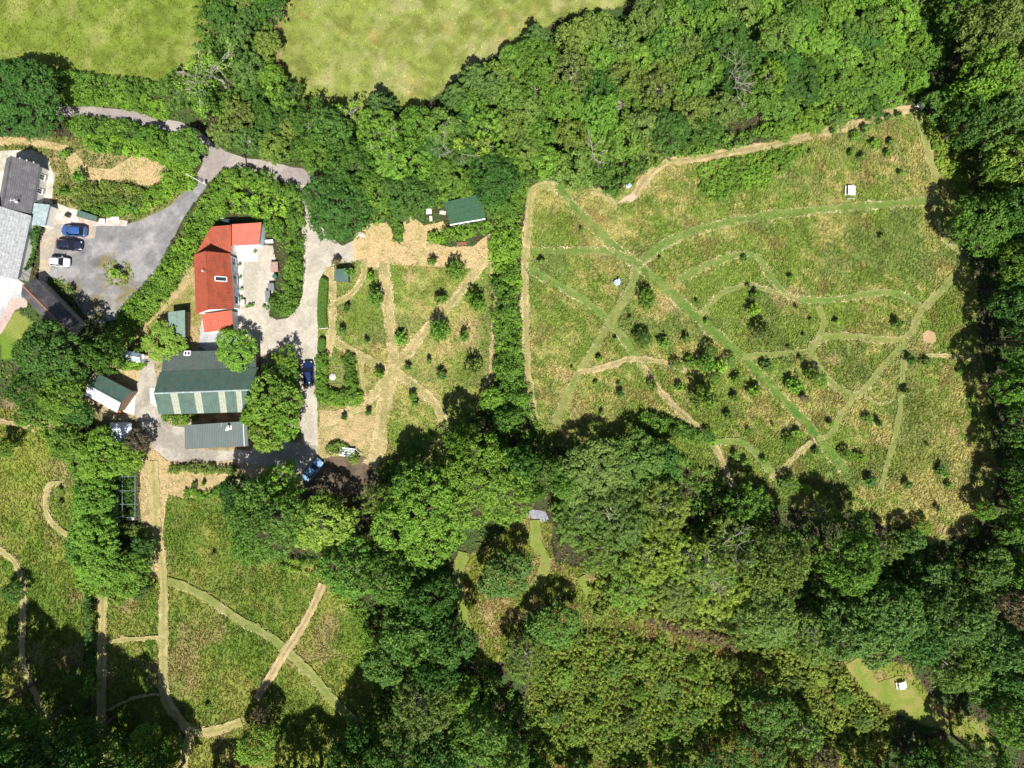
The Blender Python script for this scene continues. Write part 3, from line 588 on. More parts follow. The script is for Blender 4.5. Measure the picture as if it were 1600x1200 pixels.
# short stubble and cut straw lying on the mown strips and dry patches
def stubble():
    rs = np.random.RandomState(5); P = []; Cc = []
    n = 420000; x = rs.uniform(-40, 1640, n); y = rs.uniform(-40, 1240, n); dry = np.zeros(n, bool); on = np.zeros(n, bool); gr = np.zeros(n, bool)
    for p in PATHMASK:
        if p[0] == 'poly':
            q = np.array(p[1])
            if len(q) and p in DRYPOLY: i = np.nonzero((x > q[:, 0].min()) & (x < q[:, 0].max()) & (y > q[:, 1].min()) & (y < q[:, 1].max()))[0]; k = inpoly(x[i], y[i], p[1]); on[i] |= k; dry[i] |= k
        else:
            L = p[1][::4] + [p[1][-1]]; q = np.array(L); h = p[2]; i = np.nonzero((x > q[:, 0].min() - h) & (x < q[:, 0].max() + h) & (y > q[:, 1].min() - h) & (y < q[:, 1].max() + h))[0]
            if len(i):
                k = polydist(x[i], y[i], L, False) < h; on[i] |= k; gr[i] = np.where(k, p[3] in ('green', 'faint', 'bright', 'main'), gr[i])
    hard = np.zeros(n, bool)
    for p in PATHMASK:
        if p[0] == 'poly' and p not in DRYPOLY: hard |= inpoly(x, y, p[1])
    m = on & ~hard; x, y, dry, gr = x[m], y[m], dry[m], gr[m]; n = len(x)
    k = fbm(x, y, 14, 99, 3); c = mix(np.broadcast_to(C3(.24, .25, .08), (n, 3)), C3(.42, .34, .16), sstep(.45, .62, k)); c[dry] = mix(np.broadcast_to(C3(.5, .38, .2), (n, 3)), C3(.3, .26, .11), sstep(.5, .62, k))[dry]; c[gr & ~dry] = mix(np.broadcast_to(C3(.08, .16, .028), (n, 3)), C3(.15, .2, .05), sstep(.45, .65, k))[gr & ~dry]; c = c * rs.uniform(.7, 1.2, (n, 1))
    X = (x - 800) / S; Y = (600 - y) / S; a = rs.uniform(0, 3.14, n); L = rs.uniform(.08, .24, n); w = rs.uniform(.015, .045, n); ca, sa = np.cos(a), np.sin(a); z = rs.uniform(.29, .33, n) * 0 + .25 * dry * 0 + .24; z = z - .1 + rs.uniform(0, .04, n)
    return quad_mesh('stubble', np.stack([np.stack([X + s * L * ca - t * w * sa, Y + s * L * sa + t * w * ca, z + s * .03], -1) for s, t in ((-1, -1), (1, -1), (1, 1), (-1, 1))], 1), M['straw'], col=c)
DRYPOLY = [p for p, o in POLYNAMES if o == 'dry_grass']
tag(link('stubble', stubble()), 'cut stubble and bits of straw on the mown strips and dry patches', 'stubble', kind='stuff')
# ------------------------------------------------------------------ buildings
def V(p): return Vector(p)
def build_in(mb, name, mat, parent, root):
    o = link(name, mb.mesh(name, M[mat] if isinstance(mat, str) else mat), parent)
    o.data.transform(Matrix.LocRotScale(root.location, root.rotation_euler, None).inverted()); return o
def centroid(pts): return sum((Vector((p[0], p[1], 0)) for p in pts), Vector((0, 0, 0))) / len(pts)

def roof_slope(root, quad, mat, ribs=0.33, courses=0, t=0.08, name='roof_slope', label=None, parent=None, seams=0):
    """quad: eave start, eave end, ridge end, ridge start. Ribs run up the slope, courses along it."""
    a, b, c, d = [V(p) for p in quad]; mb = MB(); mb.slab([a, b, c, d], t)
    n = (b - a).cross(d - a).normalized(); n = n if n.z > 0 else -n
    def strip(p, q, side, w, h):
        s = side.normalized() * w
        mb.add([p - s, q - s, q + s, p + s, p - s * .5 + n * h, q - s * .5 + n * h, q + s * .5 + n * h, p + s * .5 + n * h], [(4, 5, 6, 7), (0, 1, 5, 4), (1, 2, 6, 5), (2, 3, 7, 6), (3, 0, 4, 7)])
    if ribs:
        k = max(2, int(((b - a).length + (c - d).length) / 2 / ribs))
        for i in range(k + 1):
            u = .012 + .976 * i / k; strip(a.lerp(b, u) + n * .001, d.lerp(c, u) + n * .001, b - a, .05, .045)
    if courses:
        k = max(2, int(((d - a).length + (c - b).length) / 2 / courses))
        for i in range(k):
            u = (i + .5) / k; strip(a.lerp(d, u) + n * .001, b.lerp(c, u) + n * .001, d - a, .06, .03)
    o = build_in(mb, name, mat, parent or root, root)
    if label: o['label'] = label
    return o
def gable(name, label, px, ze, zr, mats=('red_roof', 'red_roof'), wall='white_wall', ribs=.33, courses=0, over=.22, ridge=None, labels=(None, None), ridge_t=.5, zes=None, group=None):
    """px: photo corners of the eaves in order round the roof: p0-p1 is one gable end, p2-p3 the other; slope 0 is the p0/p3 side"""
    zz = zes or [ze] * 4
    P = [V(W(p[0], p[1], z)) for p, z in zip(px, zz)]
    root = empty(name, centroid(P)); tag(root, label, 'building', group)
    r0 = P[0].lerp(P[1], ridge_t); r1 = P[3].lerp(P[2], ridge_t); r0.z = zr; r1.z = zr
    roof_slope(root, [P[0], P[3], r1, r0], mats[0], ribs, courses, label=labels[0])
    s1 = roof_slope(root, [P[2], P[1], r0, r1], mats[1], ribs, courses, label=labels[1])
    c = sum(P, Vector()) / 4; ax = (r1 - r0).normalized(); ax.z = 0
    def ins(p):
        q = p - c; l = q.dot(ax); s = q - ax * l; sl = Vector((s.x, s.y, 0))
        return c + ax * (l - math.copysign(over, l)) + (sl.normalized() * (sl.length - over) if sl.length > over else sl) + Vector((0, 0, 0))
    I = [ins(p) for p in P]; g0 = ins(r0); g1 = ins(r1); mb = MB()
    zt = [z - .1 for z in zz]; zg = zr - .13
    v = []
    for k, (p, z) in enumerate(zip(I, zt)): v.append((p.x, p.y, 0)); v.append((p.x, p.y, z + over * .4))
    v += [(g0.x, g0.y, zg), (g1.x, g1.y, zg)]
    mb.add(v, [(0, 2, 3, 8, 1), (4, 6, 7, 9, 5), (2, 4, 5, 3), (6, 0, 1, 7), (1, 8, 9, 7), (3, 5, 9, 8)])
    wl = build_in(mb, 'wall', wall, root, root)
    mb = MB(); up = Vector((0, 0, .045)); side = ax.cross(Vector((0, 0, 1))) * .14
    e0, e1 = r0 - ax * .02, r1 + ax * .02
    mb.add([e0 - side - up * .4, e1 - side - up * .4, e1 + up * 1.6, e0 + up * 1.6, e1 + side - up * .4, e0 + side - up * .4], [(0, 1, 2, 3), (3, 2, 4, 5)])
    build_in(mb, 'ridge_cap', ridge or mats[0], root, root)
    return root, P, I, (r0, r1), wl
def mono(name, label, px, zs, mat, wall='timber_wall', ribs=.33, over=.15, courses=0, cat='building', t=.08):
    P = [V(W(p[0], p[1], z)) for p, z in zip(px, zs)]; root = empty(name, centroid(P)); tag(root, label, cat)
    roof_slope(root, P, mat, ribs, courses, t=t)
    c = sum(P, Vector()) / 4; mb = MB(); I = []
    for p in P: q = (p - c); q.z = 0; I.append(Vector((p.x, p.y, p.z - t - .03)) - q.normalized() * over * 1.3)
    mb.prism([(p.x, p.y) for p in I], 0, [p.z for p in I]); build_in(mb, 'wall', wall, root, root)
    return root, P, I
def opening(root, wall, a, b, t, w, z0, z1, kind='window', frame='white_paint', glass='window_glass', bars=1):
    """a window or door on the wall line a-b (world), standing proud of it towards the left of a->b"""
    a = Vector((a.x, a.y, 0)); b = Vector((b.x, b.y, 0)); d = (b - a).normalized(); n = Vector((-d.y, d.x, 0)); c = a.lerp(b, t) + n * .03; rz = math.atan2(d.y, d.x)
    mb = MB(); zc = (z0 + z1) / 2; h = z1 - z0; f = .09
    for s in (-1, 1): mb.box(c + d * (s * (w / 2 - f / 2)) + Vector((0, 0, zc)), (f, .12, h), rz)
    for s in (-1, 1): mb.box(c + Vector((0, 0, zc + s * (h / 2 - f / 2))), (w - 2 * f, .12, f), rz)
    for k in range(bars): mb.box(c + d * ((k + 1) / (bars + 1) - .5) * w + Vector((0, 0, zc)), (.05, .1, h - 2 * f), rz)
    o = build_in(mb, kind, frame, root, root)
    g = MB(); g.box(c + Vector((0, 0, zc)), (w - 2 * f, .05, h - 2 * f), rz); build_in(g, 'pane' if kind == 'window' else 'door_panel', glass, o, root)
    if kind == 'window': s = MB(); s.box(c + n * .09 + Vector((0, 0, z0 - .03)), (w + .1, .12, .06), rz); build_in(s, 'sill', frame, o, root)
    return o
def skylight(root, quad_pt, size, n, along, up, mats=('white_paint', 'window_glass')):
    c = V(quad_pt) + n * .06; u = along.normalized() * size[0] / 2; w = up.normalized() * size[1] / 2; mb = MB()
    for s in (-1, 1):
        p = c + u * s; mb.slab([p - w - u.normalized() * .07 + n * .06, p - w + u.normalized() * .07 + n * .06, p + w + u.normalized() * .07 + n * .06, p + w - u.normalized() * .07 + n * .06], .1)
        p = c + w * s; mb.slab([p - u - w.normalized() * .07 + n * .058, p - u + w.normalized() * .07 + n * .058, p + u + w.normalized() * .07 + n * .058, p + u - w.normalized() * .07 + n * .058], .1)
    o = build_in(mb, 'rooflight', mats[0], root, root)
    g = MB(); g.slab([c - u - w + n * .02, c + u - w + n * .02, c + u + w + n * .02, c - u + w + n * .02], .04); build_in(g, 'pane', mats[1], o, root)
    return o

# red-roofed cottage: main range, lower wings north and south
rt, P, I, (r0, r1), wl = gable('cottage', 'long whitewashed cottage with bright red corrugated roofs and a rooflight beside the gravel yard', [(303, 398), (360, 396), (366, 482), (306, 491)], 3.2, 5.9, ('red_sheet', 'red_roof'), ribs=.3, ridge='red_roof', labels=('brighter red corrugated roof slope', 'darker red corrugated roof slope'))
COTTAGE = rt
for nm, px, zs, mat, lab in (('north', [(306, 397), (361, 396), (361, 351.5), (330, 354)], [3.0, 2.9, 3.5, 3.55], 'red_roof', 'dull red roof of the upper wing'),
                        ('porch', [(361.4, 384), (405, 382), (408.5, 347.5), (361.4, 350.5)], [2.5, 2.45, 2.9, 2.95], 'salmon_sheet', 'salmon red sheet roof of the open-fronted wing'),
                        ('south', [(319.5, 520), (365, 513.5), (362, 484.5), (315, 491)], [2.6, 2.6, 3.1, 3.1], 'red_sheet', 'red corrugated roof of the lower south wing')):
    Q = [V(W(p[0], p[1], z)) for p, z in zip(px, zs)]
    roof_slope(rt, Q, mat, .3, label=lab)
    c = sum(Q, Vector()) / 4; mb = MB(); mb.prism([((p.x - c.x) * .94 + c.x, (p.y - c.y) * .94 + c.y) for p in Q], 0, [p.z - .12 for p in Q]); build_in(mb, 'wall', 'white_wall' if nm != 'porch' else 'blue_white_wall', rt, rt)
    if nm == 'south':
        mb = MB(); mb.slab([Q[0] + Vector((0, -.16, -.1)), Q[1] + Vector((0, -.16, -.1)), Q[1] + Vector((0, -.02, -.1)), Q[0] + Vector((0, -.02, -.1))], .1); build_in(mb, 'gutter', 'white_paint', rt, rt)
a, b = I[2], I[1]     # the long wall that faces the yard
nn = Vector((-(b - a).y, (b - a).x, 0)).normalized()
flip = (nn.dot(Vector((1, 0, 0))) < 0)
A_, B_ = (b, a) if flip else (a, b)
for t, w, z0, z1, k in ((.1, 1.3, .9, 2.1, 'window'), (.26, 1.0, .05, 2.1, 'door'), (.44, 1.5, .9, 2.1, 'window'), (.66, 1.0, .05, 2.1, 'door'), (.84, 1.4, .9, 2.1, 'window')):
    opening(rt, wl, A_, B_, t, w, z0, z1, k, 'blue_white_wall', 'window_glass' if k == 'window' else 'blue_white_wall', 1 if k == 'window' else 0)
up = (r0 - P[1]); nrm = (P[2] - P[1]).cross(r0 - P[1]).normalized(); nrm = nrm if nrm.z > 0 else -nrm
skylight(rt, P[1].lerp(P[2], .47).lerp(r0.lerp(r1, .47), .45), (.75, 1.9), nrm, P[2] - P[1], up)
mb = MB(); fp = V(W(319, 424, 5.4)); mb.tube(fp - Vector((0, 0, .5)), fp + Vector((0, 0, .7)), .11, n=10); mb.tube(fp + Vector((0, 0, .7)), fp + Vector((0, 0, .85)), .2, .05, n=10)
build_in(mb, 'flue', 'pale_metal', rt, rt)
mb = MB()   # lead flashing on the south gable
g = [V(W(315, 489.5, 3.4)), V(W(361, 483, 3.4)), V(W(338, 480.5, 4.2))]

# slate-roofed house and stone-slated range at the left edge
rt, P, I, (r0, r1), wl = gable('house', 'white rendered house with dark slate roof at the left edge, above the parking yard', [(10, 247), (62, 257), (48.5, 334), (-4, 326)], 2.8, 5.6, ('slate', 'slate'), ribs=0, courses=.3, ridge='dark_slate')
HOUSE = rt
a, b = I[1], I[2]; d_ = (b - a); n_ = Vector((-d_.y, d_.x, 0)); A_, B_ = (a, b) if n_.x > 0 else (b, a)
for t, w in ((.2, 1.0), (.5, .9), (.8, 1.1)): opening(rt, wl, A_, B_, t, w, .9, 2.2)
n = 6
for k in range(n):
    mb = MB(); p = P[0].lerp(P[1], .3 + .12 * k); q = P[1]; zz = 5.6 - abs((.3 + .12 * k) - .5) * 5.6 + .1; mb.box((p.x, p.y + .05, zz), (.22, .22, .1), .2); build_in(mb, 'verge_tile', 'concrete', rt, rt)
mb = MB(); c = V(W(27, 316, 4.6)); mb.tube(c, c + Vector((0, 0, 1.2)), .04); mb.tube(c + Vector((-.5, 0, 1.1)), c + Vector((.5, .1, 1.1)), .03); mb.tube(c + Vector((-.3, .35, 1.1)), c + Vector((-.3, -.35, 1.1)), .025); mb.tube(c + Vector((.3, .35, 1.1)), c + Vector((.3, -.35, 1.1)), .025); mb.box(c + Vector((0, 0, .1)), (.35, .3, .3))
build_in(mb, 'aerial', 'white_paint', rt, rt)
rt, P, I, _, wl = gable('stone_slated_house', 'pale grey stone-slated house running off the left edge', [(-30, 316), (49, 337), (27, 438), (-52, 417)], 3.0, 6.6, ('pale_slate', 'pale_slate'), ribs=0, courses=.42, ridge='slate', labels=(None, 'mottled pale grey stone slates'))
mb = MB(); c = V(W(44, 430, 2.6)); mb.tube(c + Vector((-3.4, 2.2, .5)), c + Vector((.6, -.6, .0)), .06); mb.tube(c + Vector((-.9, .2, .3)), c + Vector((-.6, -1.2, -.1)), .05); build_in(mb, 'gutter', 'dark_slate', rt, rt)
rt, P, I = mono('canopy', 'pale teal sheet canopy in the corner between the two left-hand houses', [(48, 351), (70, 353), (78, 320), (52, 317)], [2.3, 2.3, 2.45, 2.5], 'canopy_sheet', 'white_wall', ribs=.8)
# dark outbuilding
gable('outbuilding', 'long dark slate outbuilding with reddish ridge, half under the big tree', [(33, 461), (56, 434), (124, 503), (101, 530)], 2.6, 4.1, ('dark_slate', 'dark_slate'), wall='block_wall', ribs=0, courses=.3, ridge='ridge_red')
# green and white shed at an angle
gable('field_shed', 'small shed with one green and one white roof slope standing askew by the farmyard', [(156, 585), (132.5, 616.5), (183, 645), (206, 611)], 2.5, 3.6, ('green_roof', 'pale_metal'), wall='timber_wall', ribs=.3, labels=('green corrugated roof slope', 'white roof slope'))
# big green barn, and the lean-to behind it
rt, P, I, (r0, r1), wl = gable('barn', 'big green corrugated barn with pale translucent roof strips', [(250, 581), (248, 647.5), (396, 643.5), (404, 574)], 3.0, 4.9, ('green_roof', 'green_roof'), wall='timber_wall', ribs=.3, ridge='canopy_sheet')
BARN = rt
e0, e1 = P[1], P[2]
for k, (u, wdt) in enumerate(((.205, 1.15), (.445, 1.15), (.69, 1.1), (.865, .9))):
    du = wdt / (e1 - e0).length / 2; lift = Vector((0, 0, .055))
    q = [e0.lerp(e1, u - du) + lift, e0.lerp(e1, u + du) + lift, r0.lerp(r1, u + du) + lift + (e0 - r0) * .02, r0.lerp(r1, u - du) + lift + (e0 - r0) * .02]
    roof_slope(rt, q, 'rooflight_sheet', .3, t=.03, name='rooflight_strip')
rt, P, I = mono('lean_to', 'dull dark green lean-to roof along the upper side of the big barn', [(252, 581), (400, 574), (400, 546), (256, 550)], [2.95, 2.95, 2.5, 2.5], 'dull_green_roof', ribs=.3)
up = (P[3] - P[0]); nrm = (P[1] - P[0]).cross(P[3] - P[0]).normalized()
for k in (-1, 1): skylight(rt, V(W(293, 552 + 0, 2.62)) + Vector((k * .28, 0, 0)), (.5, .7), nrm, P[1] - P[0], up)
# grey building
rt, P, I = mono('workshop', 'low building with grey corrugated roof and white flue below the big barn', [(289, 702), (388, 697), (386, 658), (288, 664.5)], [2.6, 2.6, 3.3, 3.3], 'grey_roof', ribs=.3)
mb = MB(); q = [P[0].lerp(P[1], .935), P[0].lerp(P[1], .945), P[3].lerp(P[2], .945), P[3].lerp(P[2], .935)]; mb.slab([p + Vector((0, 0, .07)) for p in q], .03); build_in(mb, 'flashing', 'pale_metal', rt, rt)
mb = MB(); c = V(W(359, 668, 3.2)); mb.tube(c - Vector((0, 0, .1)), c + Vector((0, 0, 1.0)), .14, n=10); mb.tube(c + Vector((0, 0, 1.0)), c + Vector((0, 0, 1.15)), .24, .08, n=10); mb.box(c + Vector((0, 0, .02)), (.7, .7, .14)); mb.box(c + Vector((-.5, -.4, -.02)), (.5, .3, .12)); build_in(mb, 'flue', 'white_paint', rt, rt)
mb = MB(); c = V(W(347, 661, 3.3)); mb.tube(c, c + Vector((-.1, -.6, .3)), .03); build_in(mb, 'bracket', 'white_paint', rt, rt)
surf('pale_green_felt', (.13, .2, .17), .7, .12, 2, dirt=(.18, .24, .2), dscale=1.0)
mono('garden_shed', 'pale green flat-roofed shed standing left of the red-roofed cottage', [(264, 523), (289.5, 527), (289, 484.5), (262.5, 488)], [2.1, 2.1, 2.4, 2.4], 'pale_green_felt', ribs=1.6)
rt, P, I = mono('garden_studio', 'dark green felt-roofed cabin tucked under the wood beside a hedge', [(703, 350.5), (758.5, 341), (752, 302), (694, 316)], [2.6, 2.6, 3.2, 3.2], 'felt_green', 'white_wall', ribs=0, courses=1.0)
mb = MB(); q = [P[0], P[1]]; d = (P[1] - P[0]).normalized()
for k in range(4): mb.box(P[0].lerp(P[1], .14 + .24 * k) + Vector((0, .1, -1.2)), (2.9 if k < 0 else 1.25, .1, 1.3), math.atan2(d.y, d.x))
build_in(mb, 'window', 'window_glass', rt, rt)
mb = MB(); mb.slab([P[0] + Vector((0, -.18, -.05)), P[1] + Vector((0, -.18, -.05)), P[1] + Vector((0, -.01, -.05)), P[0] + Vector((0, -.01, -.05))], .14); build_in(mb, 'gutter', 'white_paint', rt, rt)
mono('hut', 'tiny square hut with dark green roof beside the gravel track', [(522, 439), (544, 440), (545, 419.5), (523, 420.5)], [1.9, 1.9, 2.1, 2.1], 'green_roof', ribs=.3)
mono('hen_house', 'long low dark green shelter behind the parked cars', [(119, 338), (150, 346), (152, 338), (122, 328)], [1.5, 1.5, 1.7, 1.7], 'green_roof', ribs=.4)
rt, P, I, _, wl = gable('greenhouse', 'small greenhouse with blue-grey panes and white end by the dry path', [(194, 547), (191, 562), (220, 566), (222, 553)], 1.9, 2.5, ('pale_glass', 'pale_glass'), wall='pale_metal', ribs=.7, over=.06, ridge='white_paint')
rt, P, I = mono('white_lean_to', 'little white-framed lean-to at the end of the small greenhouse', [(213, 566.5), (222, 565), (225, 555), (223, 553)], [1.2, 1.2, 1.5, 1.5], 'white_paint', 'white_paint', ribs=.4, over=.05)
# white tunnel half hidden under trees
rt = empty('white_tunnel', W(190, 672, 0)); tag(rt, 'low white plastic-covered tunnel half hidden among shrubs below the shed', 'polytunnel')
for k in range(4):
    mb = MB(); x0 = 172 + k * 8.5; pts = []
    for j in range(7): t = math.pi * j / 6; pts.append((676 + 16 * -math.cos(t) * 1.0, .3 + 1.5 * math.sin(t)))
    vs = [W(x0, y, z) for y, z in pts] + [W(x0 + 7.9, y, z) for y, z in pts]
    mb.add(vs, [(j, j + 1, 8 + j, 7 + j) for j in range(6)]); build_in(mb, 'cover_sheet', 'blue_white_wall', rt, rt)
for k in range(5):
    mb = MB(); x0 = 171.7 + k * 8.5
    for j in range(6):
        f = lambda j: V(W(x0, 676 - 16.4 * math.cos(math.pi * j / 6), .3 + 1.54 * math.sin(math.pi * j / 6)))
        mb.tube(f(j), f(j + 1), .04)
    build_in(mb, 'hoop', 'pale_metal', rt, rt)
# the cage over the fruit bed
rt = empty('fruit_cage', W(200, 776, 0)); tag(rt, 'white-framed fruit cage over a dark green bed beside the tall shrubs', 'frame')
for x in (183, 191, 211):
    mb = MB(); mb.tube(W(x, 742 if x > 183 else 765, 1.9), W(x, 809, 1.9), .035); build_in(mb, 'rail', 'canopy_sheet', rt, rt)
for y in (745, 767, 788, 808.5):
    mb = MB(); mb.tube(W(181, y, 1.93), W(211.5, y, 1.93), .03); build_in(mb, 'cross_bar', 'canopy_sheet', rt, rt)
for x in (183, 211):
    for y in (745, 767, 788, 808.5):
        mb = MB(); p = V(W(x, y, 1.9)); mb.tube((p.x, p.y, 0), p, .04); build_in(mb, 'post', 'canopy_sheet', rt, rt)

# ------------------------------------------------------------------ vehicles
def loft(mb, rings, close=True):
    n = len(rings[0]); v = [p for r in rings for p in r]
    f = [(k * n + i, k * n + (i + 1) % n, (k + 1) * n + (i + 1) % n, (k + 1) * n + i) for k in range(len(rings) - 1) for i in range(n)]
    if close: f += [tuple(range(n))[::-1], tuple((len(rings) - 1) * n + i for i in range(n))]
    mb.add(v, f)
def car(name, label, paint, px, py, ang, L=4.2, Wd=1.76, estate=False, saloon=False):
    root = empty(name, (0, 0, 0)); tag(root, label, 'car', 'parked cars')
    k = L / 4.2; kw = Wd / 1.76
    st = [(-2.1, .60, .38, .70), (-2.04, .74, .28, .86), (-1.85, .83, .22, .95), (-1.4, .87, .18, .98), (-.5, .88, .18, .98), (.45, .88, .18, .96), (.95, .87, .18, .94), (1.4, .85, .2, .88), (1.78, .80, .22, .80), (2.0, .68, .28, .70), (2.1, .5, .36, .58)]
    mb = MB(); R = []
    for x, w, zb, zt in st:
        R.append([(x * k, y * kw, z) for y, z in ((-w * .86, zb), (-w, zb + .16), (-w, zb + .62 * (zt - zb)), (-w * .94, zt - .06), (-w * .72, zt), (0, zt + .035), (w * .72, zt), (w * .94, zt - .06), (w, zb + .62 * (zt - zb)), (w, zb + .16), (w * .86, zb))])
    loft(mb, R); body = mb.build('body', M[paint], root, smooth=True)
    xr = -1.95 if estate else (-1.35 if saloon else -1.72); xt = -1.6 if estate else (-.85 if saloon else -1.28)
    B = lambda x, y, z: (x * k, y * kw, z)
    bx, fx, ft = xr, 1.02, .32; zb, zt = .93, 1.46
    def pane(nm, q): m_ = MB(); m_.slab([V(B(*p)) for p in q], .03); m_.build(nm, M['black_glass'], root)
    pane('windscreen', [(fx, -.74, zb + .03), (fx, .74, zb + .03), (ft, .6, zt), (ft, -.6, zt)])
    pane('rear_window', [(bx, .72, zb + .06), (bx, -.72, zb + .06), (xt, -.58, zt), (xt, .58, zt)])
    for s in (-1, 1): pane('side_window', [(bx + .14, s * .8, zb + .02), (fx - .12, s * .8, zb + .02), (ft - .04, s * .625, zt - .02), (xt + .04, s * .605, zt - .02)][::s])
    mb = MB(); loft(mb, [[B(x, y, z) for y, z in ((-w, zt - .03), (-w * .8, zt + .035), (0, zt + .065), (w * .8, zt + .035), (w, zt - .03), (0, zt - .06))] for x, w in ((xt - .04, .56), (xt + .15, .61), (-.3, .64), (ft - .12, .62), (ft + .04, .57))]); mb.build('roof', M[paint], root, smooth=True)
    for s in (-1, 1):
        for p, q in (((fx - .04, s * .78, zb), (ft, s * .61, zt)), ((bx + .06, s * .77, zb), (xt, s * .6, zt)), ((-.35, s * .81, zb), (-.4, s * .63, zt))):
            mb = MB(); mb.tube(B(*p), B(*q), .045, .035, n=5); mb.build('pillar', M[paint], root)
        mb = MB(); mb.box(B(.75, s * .98, .98), (.2, .16, .13), taper=.8); mb.build('wing_mirror', M[paint], root)
        mb = MB(); mb.box(B(1.9, s * .56, .66), (.26, .3, .14), s * -.35, .8); mb.build('headlight', M['lamp_glass'], root)
        mb = MB(); mb.box(B(-2.03, s * .62, .76), (.12, .24, .18)); mb.build('tail_light', M['tail_lamp'], root)
        for x in (-1.28, 1.3):
            mb = MB(); mb.tube(B(x, s * .70, .31), B(x, s * .885, .31), .31, n=16); wh = mb.build('wheel', M['rubber'], root)
            mb = MB(); mb.tube(B(x, s * .80, .31), B(x, s * .895, .31), .19, n=10); r_ = mb.build('rim', M['chrome'], wh, rel=False)
    mb = MB(); mb.slab([V(B(1.74, -.6, .835)), V(B(1.74, .6, .835)), V(B(1.02, .66, .985)), V(B(1.02, -.66, .985))], .03); mb.build('bonnet', M[paint], root)
    p = W(px, py, .8); root.location = (p[0], p[1], 0.06); root.rotation_euler = (0, 0, ang); return root
R_ = math.radians
car('parked_car', 'mid blue hatchback, uppermost of the three cars in the left-hand yard', 'paint_mid_blue', 115, 360.5, R_(176), 4.5, 1.85)
car('parked_car', 'black car parked between the blue and the silver car', 'paint_black', 108, 382.5, R_(-4), 4.5, 1.85)
car('parked_car', 'small silver-white car, lowest of the three in the left-hand yard', 'paint_silver', 92.5, 409, R_(-4), 3.6, 1.7)
car('parked_car', 'dark navy car parked on the gravel track beside the vegetable plot', 'paint_navy', 481.5, 584, R_(92), 4.5, 1.85, estate=True)
car('parked_car', 'light blue saloon nosing out from under the trees by the trailer', 'paint_sky_blue', 488, 734, R_(50), 4.5, 1.8, saloon=True)
# flat trailer with a triangular drawbar
rt = empty('trailer', (0, 0, 0)); tag(rt, 'flat trailer with white boards and triangular drawbar near the light blue car', 'trailer')
for k in range(4): mb = MB(); mb.box((0, -.62 + .42 * k, .72), (2.6, .3 if k % 2 == 0 else .26, .06)); mb.build('board', M['blue_white_wall' if k % 2 else 'white_paint'], rt)
mb = MB(); mb.box((0, 0, .6), (2.6, 1.6, .1)); mb.build('chassis', M['black_plastic'], rt)
mb = MB(); mb.tube((1.3, .7, .55), (2.4, 0, .5), .05); mb.tube((1.3, -.7, .55), (2.4, 0, .5), .05); mb.tube((2.3, 0, .5), (2.75, 0, .5), .06); mb.build('drawbar', M['weathered_wood'], rt)
for s in (-1, 1): mb = MB(); mb.tube((-.2, s * .84, .3), (-.2, s * 1.0, .3), .3, n=14); mb.build('wheel', M['rubber'], rt)
rt.location = (*W(544, 706)[:2], .03); rt.rotation_euler = (0, 0, R_(-7))

# ------------------------------------------------------------------ garden furniture and small things
def place(rt, px, py, deg, z=0.02): rt.location = (*W(px, py)[:2], z); rt.rotation_euler = (0, 0, R_(deg)); return rt
def picnic(px, py, deg, label, Lh=1.7, mat='white_paint'):
    rt = empty('picnic_table', (0, 0, 0)); tag(rt, label, 'picnic table')
    for k in range(5): mb = MB(); mb.box((-.42 + .21 * k, 0, .76), (.19, Lh, .04)); mb.build('top_board', M[mat], rt)
    for s in (-1, 1):
        mb = MB(); mb.box((s * .82, 0, .44), (.24, Lh, .04)); mb.build('bench_board', M['weathered_wood'], rt)
        for e in (-1, 1): mb = MB(); mb.tube((s * .25, e * Lh * .36, .74), (s * .72, e * Lh * .36, 0), .045); mb.build('leg', M['weathered_wood'], rt)
        mb = MB(); mb.box((0, s * Lh * .36, .42), (1.8, .06, .09)); mb.build('cross_beam', M['weathered_wood'], rt)
    return place(rt, px, py, deg)
picnic(1326.5, 299, -2, 'white picnic table standing alone in the tall grass of the meadow')
rt = empty('notice_rail', (0, 0, 0)); tag(rt, 'short pale rail on the ground at the lower end of the picnic table', 'rail')
mb = MB(); mb.tube((-.65, 0, .3), (.65, 0, .3), .06); mb.build('rail', M['weathered_wood'], rt)
for s in (-1, 1): mb = MB(); mb.tube((s * .55, 0, 0), (s * .55, 0, .3), .05); mb.build('post', M['weathered_wood'], rt)
place(rt, 1328, 311, 0)
picnic(1406, 1069, 12, 'bright white picnic table in the sunny clearing of the lower wood', 1.25)
def bench(px, py, deg, label, mat='weathered_wood', L=1.5, back=True):
    rt = empty('garden_bench', (0, 0, 0)); tag(rt, label, 'bench')
    for k in range(3): mb = MB(); mb.box((0, -.2 + .19 * k, .45), (L, .15, .04)); mb.build('seat_slat', M[mat], rt)
    if back:
        for k in range(2): mb = MB(); mb.box((0, .34 + .03 * k, .62 + .2 * k), (L, .035, .13)); mb.build('back_slat', M[mat], rt)
    for s in (-1, 1):
        for y in (-.2, .3): mb = MB(); mb.box((s * (L / 2 - .1), y, .22 if y < 0 or not back else .44), (.07, .07, .43 if y < 0 or not back else .87)); mb.build('leg', M[mat], rt)
        mb = MB(); mb.box((s * (L / 2 - .05), .02, .66), (.06, .5, .04)); mb.build('armrest', M[mat], rt)
    return place(rt, px, py, deg)
bench(1435, 168, -38, 'pale slatted bench at the upper right corner of the meadow', 'white_paint', 1.3)
bench(722, 381.5, 5, 'reddish brown wooden bench below the hedge of the felt-roofed cabin', 'red_wood', 1.7, False)
bench(566, 369, -12, 'grey-white bench at the end of the gravel parking', 'weathered_wood', 1.2)
bench(188, 646, 62, 'orange bench at the corner of the green and white shed', 'orange_paint', .9, False)
bench(353.5, 345, -12, 'white plank bench above the red cottage', 'white_paint', 1.4, False)
